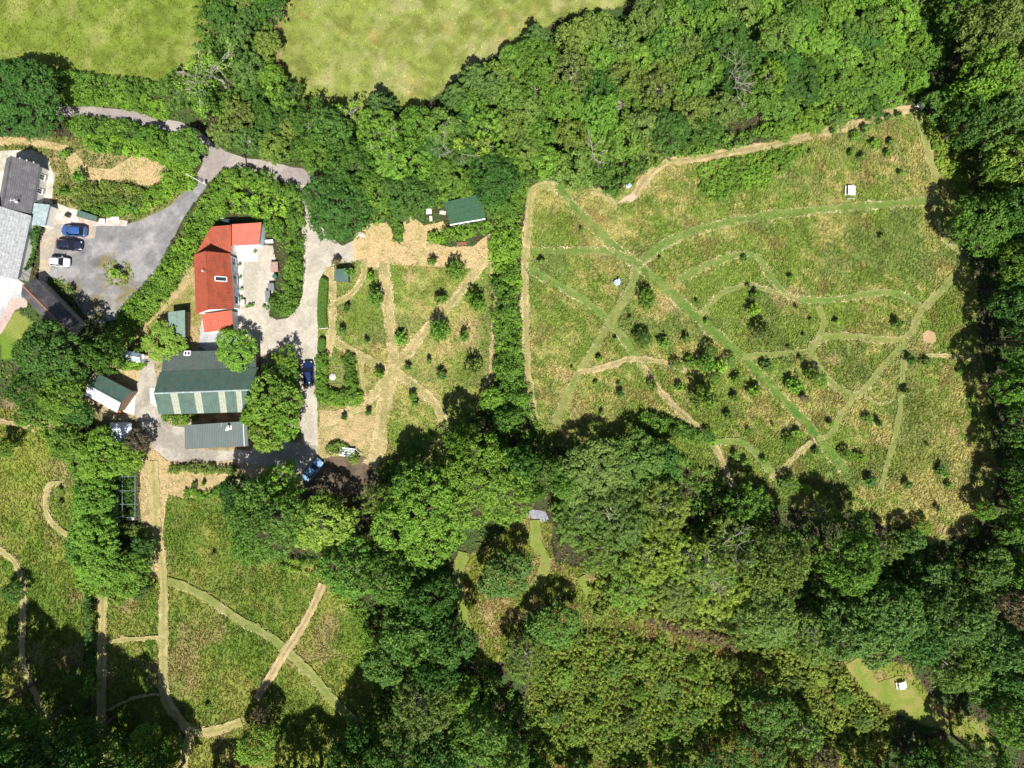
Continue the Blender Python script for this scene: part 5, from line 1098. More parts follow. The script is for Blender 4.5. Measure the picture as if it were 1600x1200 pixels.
# ---- big named trees: (x, y, radius in photo px, kind, tint, height)
BIG = [
 # oaks and ashes in the middle of the lower wood
 (762, 758, 68, 'broad', 'bright', 14), (660, 810, 72, 'broad', 'bright', 13), (505, 815, 52, 'broad', 'yellow', 10), (412, 815, 62, 'broad', 'mid', 15), (436, 756, 32, 'broad', 'bright', 11), (376, 775, 34, 'broad', 'dark', 11),
 (590, 783, 24, 'loose', 'olive', 9), (720, 690, 26, 'broad', 'mid', 13), (640, 745, 26, 'broad', 'mid', 11), (548, 890, 44, 'broad', 'mid', 12), (610, 905, 46, 'broad', 'mid', 13), (665, 935, 44, 'broad', 'dark', 14), (640, 985, 44, 'broad', 'mid', 13), (700, 1000, 42, 'broad', 'dark', 13),
 (610, 1035, 38, 'broad', 'blue', 11), (680, 1050, 40, 'broad', 'dark', 12), (660, 1105, 52, 'loose', 'olive', 14), (715, 1085, 32, 'broad', 'mid', 11), (745, 1150, 44, 'broad', 'mid', 13), (690, 1185, 40, 'broad', 'dark', 14), (620, 1190, 44, 'broad', 'dark', 16), (560, 1200, 34, 'broad', 'dark', 15),
 (790, 900, 42, 'broad', 'blue', 9), (865, 978, 40, 'broad', 'mid', 8), (820, 1030, 36, 'loose', 'willow', 8), (930, 745, 62, 'broad', 'willow', 9), (1000, 735, 56, 'broad', 'blue', 8), (885, 752, 34, 'broad', 'mid', 9), (1035, 722, 32, 'broad', 'dark', 7),
 (908, 812, 42, 'loose', 'willow', 8), (965, 810, 52, 'loose', 'willow', 11), (1030, 800, 46, 'loose', 'olive', 11), (945, 860, 42, 'loose', 'willow', 9), (1020, 870, 44, 'loose', 'yellow', 9), (1085, 880, 42, 'loose', 'yellow', 9), (1150, 850, 44, 'loose', 'olive', 10),
 (1130, 920, 46, 'loose', 'yellow', 9), (1060, 930, 36, 'loose', 'olive', 7), (985, 925, 34, 'loose', 'bright', 6), (1170, 790, 32, 'loose', 'mid', 9), (1215, 880, 50, 'broad', 'olive', 16), (1200, 960, 48, 'broad', 'willow', 11), (1165, 985, 30, 'loose', 'willow', 8),
 (1335, 882, 46, 'broad', 'mid', 17), (1400, 955, 50, 'broad', 'blue', 13), (1465, 922, 42, 'broad', 'blue', 10), (1495, 965, 52, 'broad', 'blue', 14), (1440, 1000, 42, 'broad', 'dark', 12), (1330, 985, 44, 'broad', 'blue', 12), (1270, 1000, 38, 'loose', 'willow', 9), (1370, 1010, 30, 'broad', 'willow', 9),
 (1550, 890, 36, 'broad', 'blue', 9), (1595, 905, 34, 'broad', 'mid', 10), (1592, 948, 30, 'loose', 'brown', 12), (1500, 1040, 44, 'loose', 'willow', 12), (1560, 1010, 40, 'broad', 'blue', 13), (1600, 1055, 40, 'broad', 'dark', 13), (1492, 1060, 22, 'broad', 'willow', 6), (1548, 1075, 32, 'broad', 'mid', 8),
 (1468, 1180, 24, 'broad', 'bright', 5), (1590, 1130, 36, 'broad', 'mid', 13), (1440, 1195, 28, 'broad', 'dark', 8), (1540, 1190, 34, 'broad', 'mid', 13), (1200, 1112, 38, 'broad', 'blue', 10), (1190, 1180, 40, 'broad', 'blue', 10), (1260, 1150, 30, 'loose', 'willow', 9), (1120, 1200, 34, 'broad', 'dark', 7), (1060, 1222, 30, 'broad', 'dark', 7), (1345, 1205, 24, 'broad', 'dark', 8), (1290, 1190, 24, 'loose', 'purple', 7),
 (990, 1235, 32, 'broad', 'dark', 6), (835, 1222, 38, 'broad', 'dark', 9), (790, 1190, 34, 'broad', 'mid', 12), (905, 1225, 30, 'broad', 'dark', 6), (1400, 1225, 34, 'broad', 'dark', 9), (1490, 1240, 40, 'broad', 'dark', 11), (1250, 1240, 36, 'broad', 'dark', 9),
 # right-hand wood
 (1478, 165, 30, 'broad', 'blue', 8), (1510, 15, 34, 'broad', 'mid', 12), (1560, 45, 52, 'broad', 'olive', 16), (1600, 110, 52, 'broad', 'olive', 17), (1545, 125, 44, 'broad', 'bright', 15), (1520, 190, 34, 'broad', 'dark', 13), (1570, 190, 44, 'broad', 'blue', 15), (1600, 240, 44, 'broad', 'yellow', 16), (1560, 262, 26, 'broad', 'mid', 12),
 (1548, 350, 50, 'broad', 'mid', 12), (1500, 360, 20, 'loose', 'mid', 7), (1610, 330, 44, 'broad', 'dark', 16), (1620, 410, 48, 'broad', 'mid', 16), (1595, 470, 38, 'broad', 'dark', 14), (1620, 530, 40, 'broad', 'dark', 16), (1598, 600, 38, 'broad', 'mid', 15), (1628, 665, 44, 'broad', 'dark', 16), (1610, 740, 34, 'broad', 'dark', 14), (1620, 805, 36, 'broad', 'mid', 14), (1540, 800, 16, 'broad', 'bright', 6), (1580, 830, 22, 'broad', 'blue', 9),
 (1680, 60, 60, 'broad', 'mid', 17), (1690, 180, 60, 'broad', 'dark', 17), (1680, 300, 60, 'broad', 'mid', 17), (1710, 430, 60, 'broad', 'dark', 17), (1700, 560, 60, 'broad', 'mid', 17), (1710, 690, 60, 'broad', 'dark', 17), (1700, 820, 60, 'broad', 'mid', 17), (1690, 950, 60, 'broad', 'dark', 17), (1680, 1080, 60, 'broad', 'mid', 17), (1690, 1210, 60, 'broad', 'dark', 17),
 (1340, 820, 22, 'loose', 'mid', 9), (1290, 800, 18, 'loose', 'olive', 8), (1425, 845, 20, 'broad', 'blue', 6), (1385, 860, 24, 'loose', 'willow', 8),
 # left side
 (78, 560, 56, 'broad', 'dark', 13), (98, 612, 36, 'broad', 'mid', 11), (45, 610, 34, 'broad', 'dark', 11), (160, 555, 30, 'broad', 'dark', 12), (30, 155, 66, 'broad', 'dark', 9), (-40, 175, 44, 'broad', 'dark', 9), (272, 140, 27, 'loose', 'blue', 6), (292, 228, 30, 'broad', 'mid', 6), (235, 212, 18, 'broad', 'mid', 4.5),
 (530, 318, 56, 'broad', 'dark', 10), (545, 260, 40, 'broad', 'dark', 9), (515, 205, 32, 'broad', 'blue', 10), (590, 300, 36, 'broad', 'mid', 8), (630, 255, 44, 'broad', 'bright', 9),
 (258, 536, 31, 'broad', 'bright', 3.6), (369, 547, 33, 'broad', 'bright', 5.5), (446, 560, 20, 'loose', 'bright', 5), (438, 590, 30, 'broad', 'mid', 5), (424, 628, 40, 'broad', 'bright', 9), (444, 660, 28, 'broad', 'bright', 8), (416, 682, 26, 'broad', 'yellow', 8), (398, 648, 24, 'broad', 'bright', 7),
 (112, 695, 28, 'broad', 'mid', 6), (122, 648, 22, 'broad', 'dark', 5), (158, 715, 40, 'broad', 'bright', 7), (198, 714, 25, 'broad', 'bright', 5.5), (145, 775, 34, 'broad', 'bright', 7), (143, 835, 38, 'broad', 'bright', 7.5), (150, 880, 38, 'broad', 'bright', 7), (200, 895, 34, 'broad', 'bright', 6.5), (125, 860, 26, 'broad', 'mid', 5.5), (215, 690, 20, 'loose', 'purple', 5), (222, 860, 20, 'broad', 'dark', 4.5), (218, 925, 15, 'loose', 'blue', 4),
 (812, 725, 30, 'broad', 'dark', 12), (795, 655, 22, 'broad', 'mid', 7), (812, 622, 14, 'broad', 'bright', 5), (833, 768, 20, 'broad', 'mid', 8), (770, 625, 20, 'broad', 'bright', 5), (845, 735, 22, 'broad', 'blue', 9),
 (20, 925, 18, 'broad', 'dark', 4), (5, 700, 16, 'broad', 'mid', 5),
 # tall trees on the lower edge that shade the lower left meadow
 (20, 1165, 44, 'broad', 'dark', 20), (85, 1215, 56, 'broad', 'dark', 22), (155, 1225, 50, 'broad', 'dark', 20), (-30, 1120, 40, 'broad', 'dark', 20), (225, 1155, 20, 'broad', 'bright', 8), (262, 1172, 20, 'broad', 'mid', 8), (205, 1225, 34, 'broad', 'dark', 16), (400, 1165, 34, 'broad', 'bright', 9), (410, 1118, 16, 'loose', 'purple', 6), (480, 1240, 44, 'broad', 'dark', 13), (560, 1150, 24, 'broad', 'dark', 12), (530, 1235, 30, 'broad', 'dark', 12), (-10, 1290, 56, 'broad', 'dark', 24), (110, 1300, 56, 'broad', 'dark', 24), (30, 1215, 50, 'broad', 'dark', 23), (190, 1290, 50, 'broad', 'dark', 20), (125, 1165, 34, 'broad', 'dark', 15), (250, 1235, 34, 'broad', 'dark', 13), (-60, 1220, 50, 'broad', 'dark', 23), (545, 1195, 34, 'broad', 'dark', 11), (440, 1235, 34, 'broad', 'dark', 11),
 (140, 1075, 12, 'oval', 'mid', 5), (60, 1250, 50, 'broad', 'dark', 20), (340, 1250, 34, 'broad', 'mid', 9),
]
for b in BIG: tree(*b[:5], h=b[5])
TALL = [(b[0], b[1], b[2]) for b in BIG]
# firs standing on the pasture side
for x, y, r, h in ((742, 118, 34, 9), (768, 132, 26, 9), (712, 146, 26, 8), (590, 160, 30, 8), (838, 55, 28, 9)): tree(x, y, r, 'conifer', 'fir', h=h)
FIRS = [(742, 118, 30), (590, 160, 26), (712, 146, 22)]
# the upper wood, packed crown to crown
UP1 = [(478, 182), (560, 192), (650, 190), (705, 158), (765, 108), (838, 58), (905, 42), (992, 22), (1055, -30), (1230, -30), (1240, 60), (1190, 172), (1100, 210), (1045, 222), (965, 250), (900, 268), (860, 262), (800, 255), (770, 285), (700, 285), (640, 310), (600, 300), (500, 250), (470, 230)]
fill(UP1, 24, 38, ['broad', 'broad', 'broad', 'loose'], ['dark', 'mid', 'mid', 'olive', 'bright', 'dark', 'willow'], (.9, 1.06), 3, .6, avoid=TALL + FIRS)
UP2 = [(1230, -30), (1500, -30), (1470, 60), (1445, 110), (1425, 155), (1370, 170), (1290, 195), (1220, 205), (1215, 100)]
fill(UP2, 17, 27, ['broad', 'broad', 'loose'], ['mid', 'bright', 'bright', 'mid', 'dark'], (.55, .8), 4, .72, avoid=TALL, group='bushy trees at the right of the upper wood', noun='bushy tree')
UP3 = [(300, -30), (425, -30), (428, 110), (470, 175), (480, 240), (430, 250), (370, 225), (330, 200), (290, 170), (300, 100), (345, 60)]
fill(UP3, 19, 28, ['broad', 'loose', 'broad'], ['dark', 'mid', 'bright', 'blue', 'olive'], (.8, 1.0), 6, .74, avoid=TALL + [(318, 95, 50), (345, 140, 20)], group='trees of the field hedgerow')
UP4 = [(600, 300), (700, 270), (780, 290), (775, 330), (760, 305), (700, 315), (640, 318)]
fill(UP4, 15, 24, ['broad'], ['bright', 'mid'], (.6, .8), 8, .7, avoid=TALL)
# understorey so that no bare soil shines through the upper wood
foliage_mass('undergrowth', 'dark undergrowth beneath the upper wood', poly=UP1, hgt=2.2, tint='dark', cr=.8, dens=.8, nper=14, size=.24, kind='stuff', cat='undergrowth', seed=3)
foliage_mass('undergrowth', 'bright bramble and bracken at the right of the upper wood', poly=[(1180, 215), (1230, 60), (1240, -30), (1470, -30), (1445, 110), (1428, 158), (1370, 172), (1290, 197), (1225, 215)], hgt=2.0, tint='bright', cr=.6, dens=1.0, nper=16, size=.18, kind='stuff', cat='undergrowth', seed=5, mottle=30)
foliage_mass('undergrowth', 'undergrowth beneath the trees of the field hedgerow', poly=[(305, -30), (425, -30), (427, 110), (470, 175), (495, 262), (420, 245), (360, 225), (310, 190), (275, 160), (300, 90)], hgt=1.8, tint='mid', cr=.6, dens=1.0, nper=16, size=.18, kind='stuff', cat='undergrowth', seed=7, mottle=25)
foliage_mass('undergrowth', 'leafy undergrowth at the lower border of the upper wood', poly=[(560, 330), (640, 300), (700, 275), (780, 262), (800, 240), (1050, 225), (1180, 200), (1230, 200), (1135, 236), (1050, 247), (1000, 272), (985, 292), (965, 310), (930, 292), (900, 296), (868, 282), (836, 282), (820, 300), (700, 318), (650, 325), (600, 346), (560, 362)], hgt=2.6, tint='mid', cr=.6, dens=1.1, nper=18, size=.18, kind='stuff', cat='undergrowth', seed=9, mottle=30)
# bramble bank in the meadow below the upper wood, marsh scrub, other banks
foliage_mass('bramble_bank', 'bright green bramble patch in the upper part of the meadow', poly=[(1090, 262), (1130, 250), (1200, 238), (1260, 225), (1235, 262), (1200, 285), (1150, 300), (1120, 318), (1095, 300)], hgt=.8, tint='bright', cr=.4, dens=1.0, nper=20, size=.14, kind='stuff', cat='brambles', seed=13, mottle=16)
foliage_mass('marsh_scrub', 'yellow-green and russet scrub of the marshy hollow', poly=[(850, 1010), (930, 985), (1010, 1000), (1100, 1020), (1180, 1040), (1150, 1090), (1160, 1150), (1080, 1170), (1040, 1200), (850, 1200), (830, 1130)], hgt=.7, tint='marsh', cr=.3, dens=.42, nper=20, size=.15, kind='stuff', cat='scrub', seed=15, mottle=14, rough=.7)
foliage_mass('marsh_scrub', 'greener scrub with yellow patches right of the marshy hollow', poly=[(1180, 1010), (1260, 1010), (1315, 1040), (1350, 1090), (1400, 1120), (1380, 1190), (1230, 1200), (1220, 1080), (1170, 1050)], hgt=1.4, tint='marsh', cr=.34, dens=.75, nper=20, size=.15, kind='stuff', cat='scrub', seed=17, mottle=14, rough=.7)
foliage_mass('marsh_scrub', 'low bright scrub above the dark ditch', poly=[(930, 900), (1000, 880), (1100, 900), (1180, 950), (1180, 1000), (1080, 985), (1000, 975), (940, 960), (920, 940)], hgt=1.5, tint='marsh', cr=.36, dens=.75, nper=20, size=.15, kind='stuff', cat='scrub', seed=19, mottle=18, rough=.6)
foliage_mass('marsh_scrub', 'russet reeds along the dark ditch', line=[(965, 945), (1020, 968), (1080, 990), (1110, 995), (1150, 1010)], width=16, hgt=1.0, tint='brown', cr=.35, dens=1.2, nper=20, size=.13, kind='stuff', cat='reeds', seed=20, elong=2.2)
foliage_mass('undergrowth', 'dark undergrowth of the lower wood', poly=[(560, 870), (700, 880), (725, 1010), (790, 1060), (850, 1130), (840, 1220), (560, 1220), (590, 1000)], hgt=1.6, tint='mid', cr=.7, dens=.7, nper=16, size=.2, kind='stuff', cat='undergrowth', seed=21)
foliage_mass('undergrowth', 'undergrowth between the willows of the lower wood', poly=[(860, 700), (1050, 700), (1160, 780), (1240, 830), (1330, 850), (1460, 860), (1560, 860), (1620, 870), (1620, 1200), (1590, 1150), (1510, 1065), (1440, 1040), (1400, 1028), (1300, 1020), (1180, 1010), (1100, 900), (940, 880), (870, 850), (860, 800)], hgt=1.8, tint='mid', cr=.75, dens=.6, nper=16, size=.22, kind='stuff', cat='undergrowth', seed=23)
foliage_mass('undergrowth', 'yellowish grassy scrub beside the perimeter path at the upper right', poly=[(1448, 190), (1480, 190), (1500, 240), (1515, 280), (1515, 310), (1470, 268), (1455, 225)], hgt=.9, tint='yellow', cr=.4, dens=1.0, nper=20, size=.14, kind='stuff', cat='scrub', seed=25, mottle=14)
foliage_mass('undergrowth', 'ferny undergrowth of the right-hand wood', poly=[(1480, 150), (1640, 130), (1640, 860), (1580, 860), (1590, 600), (1565, 450), (1550, 300), (1515, 220)], hgt=1.3, tint='dark', cr=.7, dens=.45, nper=14, size=.2, kind='stuff', cat='undergrowth', seed=27)
foliage_mass('bramble_bank', 'bright bramble bank left of the shrub column', poly=[(20, 640), (70, 615), (120, 640), (130, 700), (140, 740), (120, 760), (95, 720), (60, 680), (15, 655)], hgt=1.3, tint='bright', cr=.5, dens=1.0, nper=20, size=.16, kind='stuff', cat='brambles', seed=29, mottle=20)
foliage_mass('bramble_bank', 'leafy skirt of the tall shrub column', poly=[(118, 720), (150, 690), (225, 700), (222, 735), (182, 745), (182, 905), (230, 930), (190, 950), (120, 920), (105, 860), (120, 800)], hgt=2.5, tint='bright', cr=.5, dens=1.1, nper=20, size=.16, kind='stuff', cat='shrubs', seed=31)
foliage_mass('soft_fruit', 'dark green fruit bushes under the cage', poly=[(184, 748), (210, 748), (210, 806), (184, 806)], hgt=.7, tint='dark', cr=.3, dens=1.2, nper=20, size=.1, kind='stuff', cat='fruit bushes', seed=33)

# ---- hedges
HEDGES = [
 ('bright upper stretch of the tall hedge between orchard and meadow', [(800, 285), (792, 330), (790, 385)], 44, 2.3, 'bright', .6),
 ('yellowish stretch of the tall orchard hedge beside the yellow-green bushes', [(790, 380), (788, 410), (790, 440)], 44, 1.9, 'lime', .55),
 ('dark middle stretch of the tall orchard hedge', [(790, 432), (788, 470), (790, 505)], 38, 3.0, 'mid', .6),
 ('lower stretch of the tall orchard hedge, bright and lumpy', [(792, 500), (794, 540), (795, 575)], 42, 2.2, 'bright', .6),
 ('last stretch of the tall orchard hedge beside the shady corner', [(795, 570), (797, 600), (800, 640)], 46, 2.8, 'mid', .6),
 ('thick green hedge running diagonally left of the red-roofed cottage', [(352, 285), (330, 325), (305, 365), (272, 415), (245, 455), (215, 485), (185, 520)], 40, 1.8, 'bright', .5),
 ('curving hedge between cottage yard and gravel track', [(452, 300), (462, 340), (460, 385), (458, 430), (446, 478)], 26, 2.0, 'mid', .5),
 ('rounded tip of hedge jutting into the cottage yard', [(430, 470), (444, 482), (452, 470)], 20, 1.6, 'mid', .45),
 ('dense hedge along the lower side of the pale lane', [(118, 196), (170, 200), (220, 208), (262, 222)], 30, 1.7, 'mid', .5),
 ('bright bank below the lane hedge', [(140, 222), (190, 228), (240, 236), (280, 255)], 26, 1.2, 'lime', .45),
 ('bushes beside the white gate', [(262, 280), (280, 262), (296, 250)], 26, 1.8, 'bright', .5),
 ('bright leafy hedge along the upper side of the driveway', [(218, 318), (245, 305), (275, 290), (294, 282)], 26, 1.3, 'lime', .45),
 ('olive shrub border below the curving dry lawn', [(125, 305), (160, 300), (190, 305), (215, 312)], 34, 1.3, 'olive', .45),
 ('green shrubs behind the white boxes', [(135, 330), (170, 328), (210, 330)], 18, 1.2, 'bright', .4),
 ('field hedge between pasture and lane', [(88, 118), (130, 126), (185, 132), (245, 138)], 24, 1.5, 'mid', .5),
 ('low bramble verge above the lane', [(110, 150), (160, 152), (210, 160), (255, 172)], 26, .9, 'bright', .4),
 ('hedge crossing the top left corner of the pasture', [(-60, 100), (0, 105), (60, 112), (95, 120)], 20, 1.6, 'dark', .5),
 ('dark clipped hedge beside the stone-slated house', [(53, 358), (46, 385), (38, 415)], 17, 1.6, 'dark', .4),
 ('shrubby hedge under the felt-roofed cabin', [(676, 371), (700, 366), (730, 362), (760, 352)], 20, 1.3, 'bright', .45),
 ('rounded bush spur between two dry bays', [(618, 345), (622, 360), (621, 372)], 15, 1.5, 'mid', .4),
 ('low olive hedge below the grey workshop', [(268, 733), (300, 732), (330, 733), (362, 735)], 13, 1.1, 'olive', .4),
 ('leafy strip between barn and workshop', [(258, 652), (280, 656), (300, 652)], 14, 1.3, 'bright', .4),
 ('bushy surround of the vegetable plot, left side', [(503, 560), (502, 590), (503, 620)], 18, 1.5, 'bright', .4),
 ('bushy surround of the vegetable plot, right side', [(545, 562), (548, 590), (552, 615)], 18, 1.5, 'mid', .4),
 ('bushy surround of the vegetable plot, lower side', [(505, 618), (525, 622), (555, 622)], 24, 1.4, 'bright', .4),
 ('scrubby bushes above the trailer', [(515, 705), (530, 698), (552, 716)], 16, .9, 'olive', .4),
 ('bushes over the foot of the fruit cage', [(188, 825), (205, 830), (225, 832)], 16, 1.0, 'olive', .4),
 ('shrubs right of the cottage wing', [(412, 345), (425, 350), (435, 362)], 26, 2.0, 'mid', .5),
 ('dark line of shrubs right of the lower left meadow', [(136, 930), (138, 980), (140, 1030)], 9, 2.2, 'dark', .4),
 ('bushy strip round the little dug bed below the workshop', [(290, 770), (318, 774), (352, 762)], 12, .8, 'bright', .35),
 ('edge shrubs of the lower wood facing the meadow', [(1020, 655), (1055, 668), (1090, 685)], 20, 1.6, 'mid', .45),
 ('ivy-covered bank by the small greenhouse', [(172, 562), (200, 572), (222, 568)], 13, .9, 'lime', .4),
 ('grassy bush row right of the track entrance', [(478, 300), (486, 320), (492, 338)], 12, 1.4, 'olive', .4),
]
for i, (l, ln, w, h, t, c) in enumerate(HEDGES): foliage_mass('hedge', l, line=ln, width=w, hgt=h, tint=t, cr=c, dens=2.6, nper=22, size=.12 + .04 * (c - .3) * 2, seed=40 + i, mottle=18, group='hedges', rough=.8)
foliage_mass('shrubbery', 'mixed shrubbery filling the bend above the red-roofed cottage', poly=[(335, 290), (362, 268), (400, 270), (440, 286), (456, 310), (452, 350), (430, 350), (412, 345), (400, 335), (350, 332), (325, 345)], hgt=1.7, tint='lime', cr=.5, dens=1.2, nper=24, size=.15, cat='shrubs', seed=81, mottle=22)
foliage_mass('shrubbery', 'dark glossy shrubs along the top of the cottage shrubbery', line=[(365, 272), (395, 274), (425, 284), (448, 300)], width=22, hgt=2.3, tint='mid', cr=.5, dens=1.5, nper=24, size=.15, cat='shrubs', seed=82)
# clipped box hedges beside the track
def clipped(line, w, h, label, seed):
    rs = np.random.RandomState(seed); L = smooth_line(line, 2); q = np.array(L); n = int(len(L) * 2 * w * 3.4 * 1.6); x = q[rs.randint(0, len(q), n)] + rs.uniform(-1, 1, (n, 2)) * w / 2
    d = polydist(x[:, 0], x[:, 1], L, False); m = d < w / 2; x = x[m]; d = d[m] / (w / 2); z = h * np.sqrt(np.clip(1 - d ** 4, 0, 1)) * rs.uniform(.55, 1, len(x)) ** .3
    P = np.stack([(x[:, 0] - 800) / S, (600 - x[:, 1]) / S, z], -1); P[:, :2] *= ((H - z) / H)[:, None]; nr = unit(rs, len(P)) * .7 + np.array([0, 0, 1]); nr /= np.linalg.norm(nr, axis=1)[:, None]; u = np.cross(nr, unit(rs, len(P))); u /= np.linalg.norm(u, axis=1)[:, None]; v = np.cross(nr, u); s = .085
    Q = np.stack([P - u * s, P - v * s, P + u * s, P + v * s], 1); o = link('clipped_hedge', quad_mesh('clipped_hedge', Q, M['leaf'], tint=rs.rand(len(P)) * .8)); o.color = (*TINT['mid'], 1); tag(o, label, 'hedge', 'clipped hedges beside the track')
clipped([(506, 440), (504, 465), (503, 490), (504, 506)], 15, 1.3, 'long clipped hedge between gravel track and orchard', 1)
clipped([(503, 533), (502, 545)], 13, 1.3, 'short clipped hedge at the orchard gate', 2)
rt = empty('orchard_gate', W(512, 514)); tag(rt, 'low wooden gate between the two clipped hedges', 'gate'); a, b = V(W(502, 514)), V(W(514, 513))
for z in (.3, .6, .9): mb = MB(); mb.tube(a + Vector((0, 0, z)), b + Vector((0, 0, z)), .035); build_in(mb, 'rail', 'weathered_wood', rt, rt)
for p in (a, b): mb = MB(); mb.box(p + Vector((0, 0, .55)), (.12, .12, 1.1)); build_in(mb, 'post', 'weathered_wood', rt, rt)

# ---- bare and half-dead trees
dead(354, 138, 13, .3, 'bleached half-dead tree with yellow-green leaves at the corner of the upper left pasture', (-.05, .03), 3, green=('lime', .34, 1.0), levels=4, spread=1.1)
dead(338, 146, 8, .2, 'smaller bleached bare tree at the foot of the yellow-green one', (-.2, .1), 13, levels=3, spread=1.3)
dead(925, 258, 8, .2, 'bleached snag with forked bare branches in the middle of the upper wood', (.0, .15), 5, levels=3, name='snag')
dead(1125, 150, 9, .16, 'pale twiggy dead tree between dense crowns in the upper wood', (.1, .05), 6, levels=4)
dead(1075, 835, 12, .2, 'pale-barked sparse tree with bare branches at the edge of the willows', (.15, .0), 7, green=('mid', .2, .7), levels=4, spread=1.2)
dead(718, 232, 9, .18, 'twiggy bare-topped tree above the felt-roofed cabin', (-.1, .1), 9, levels=4)
dead(742, 250, 8, .16, 'yellow-leaved sparse tree above the felt-roofed cabin', (-.05, .1), 10, green=('yellow', .5, .6), levels=3)
dead(622, 262, 9, .16, 'sparse tree with pale branches in the upper wood, left part', (-.1, .05), 11, green=('bright', .3, .6), levels=4)
dead(575, 205, 8, .15, 'leaning pale-stemmed tree near the pasture edge', (-.3, .2), 12, green=('lime', .4, .6), levels=3)
dead(470, 165, 7, .14, 'feathery pale-twigged tree at the lower corner of the pasture', (-.2, .1), 16, green=('bright', .5, .6), levels=3)
dead(1420, 20, 8, .12, 'small bare branch tree at the top edge, right', (.1, .2), 18, levels=3)

# ---- orchard trees and saplings
ORCH = [(585, 463, 15, 'mid'), (625, 528, 9, 'bright'), (685, 517, 18, 'mid'), (743, 470, 19, 'mid'), (711, 420, 14, 'mid'), (726, 524, 10, 'mid'), (688, 467, 10, 'mid'), (740, 573, 15, 'olive'), (591, 583, 9, 'mid'), (690, 587, 7, 'blue'), (534, 516, 6, 'blue'), (578, 432, 6, 'lime'), (675, 408, 8, 'mid'), (637, 574, 5, 'dark'), (645, 620, 6, 'mid'), (575, 645, 5, 'dark'), (541, 482, 5, 'dark'), (648, 632, 5, 'mid'), (537, 652, 4, 'dark'), (525, 408, 6, 'purple'), (545, 424, 9, 'bright'), (670, 565, 5, 'willow'), (572, 533, 4, 'willow')]
for x, y, r, t in ORCH: tree(x, y, r, 'young', t, h=r / S * 2.2 + .8, group='young orchard trees', noun='young fruit tree', name='fruit_tree')
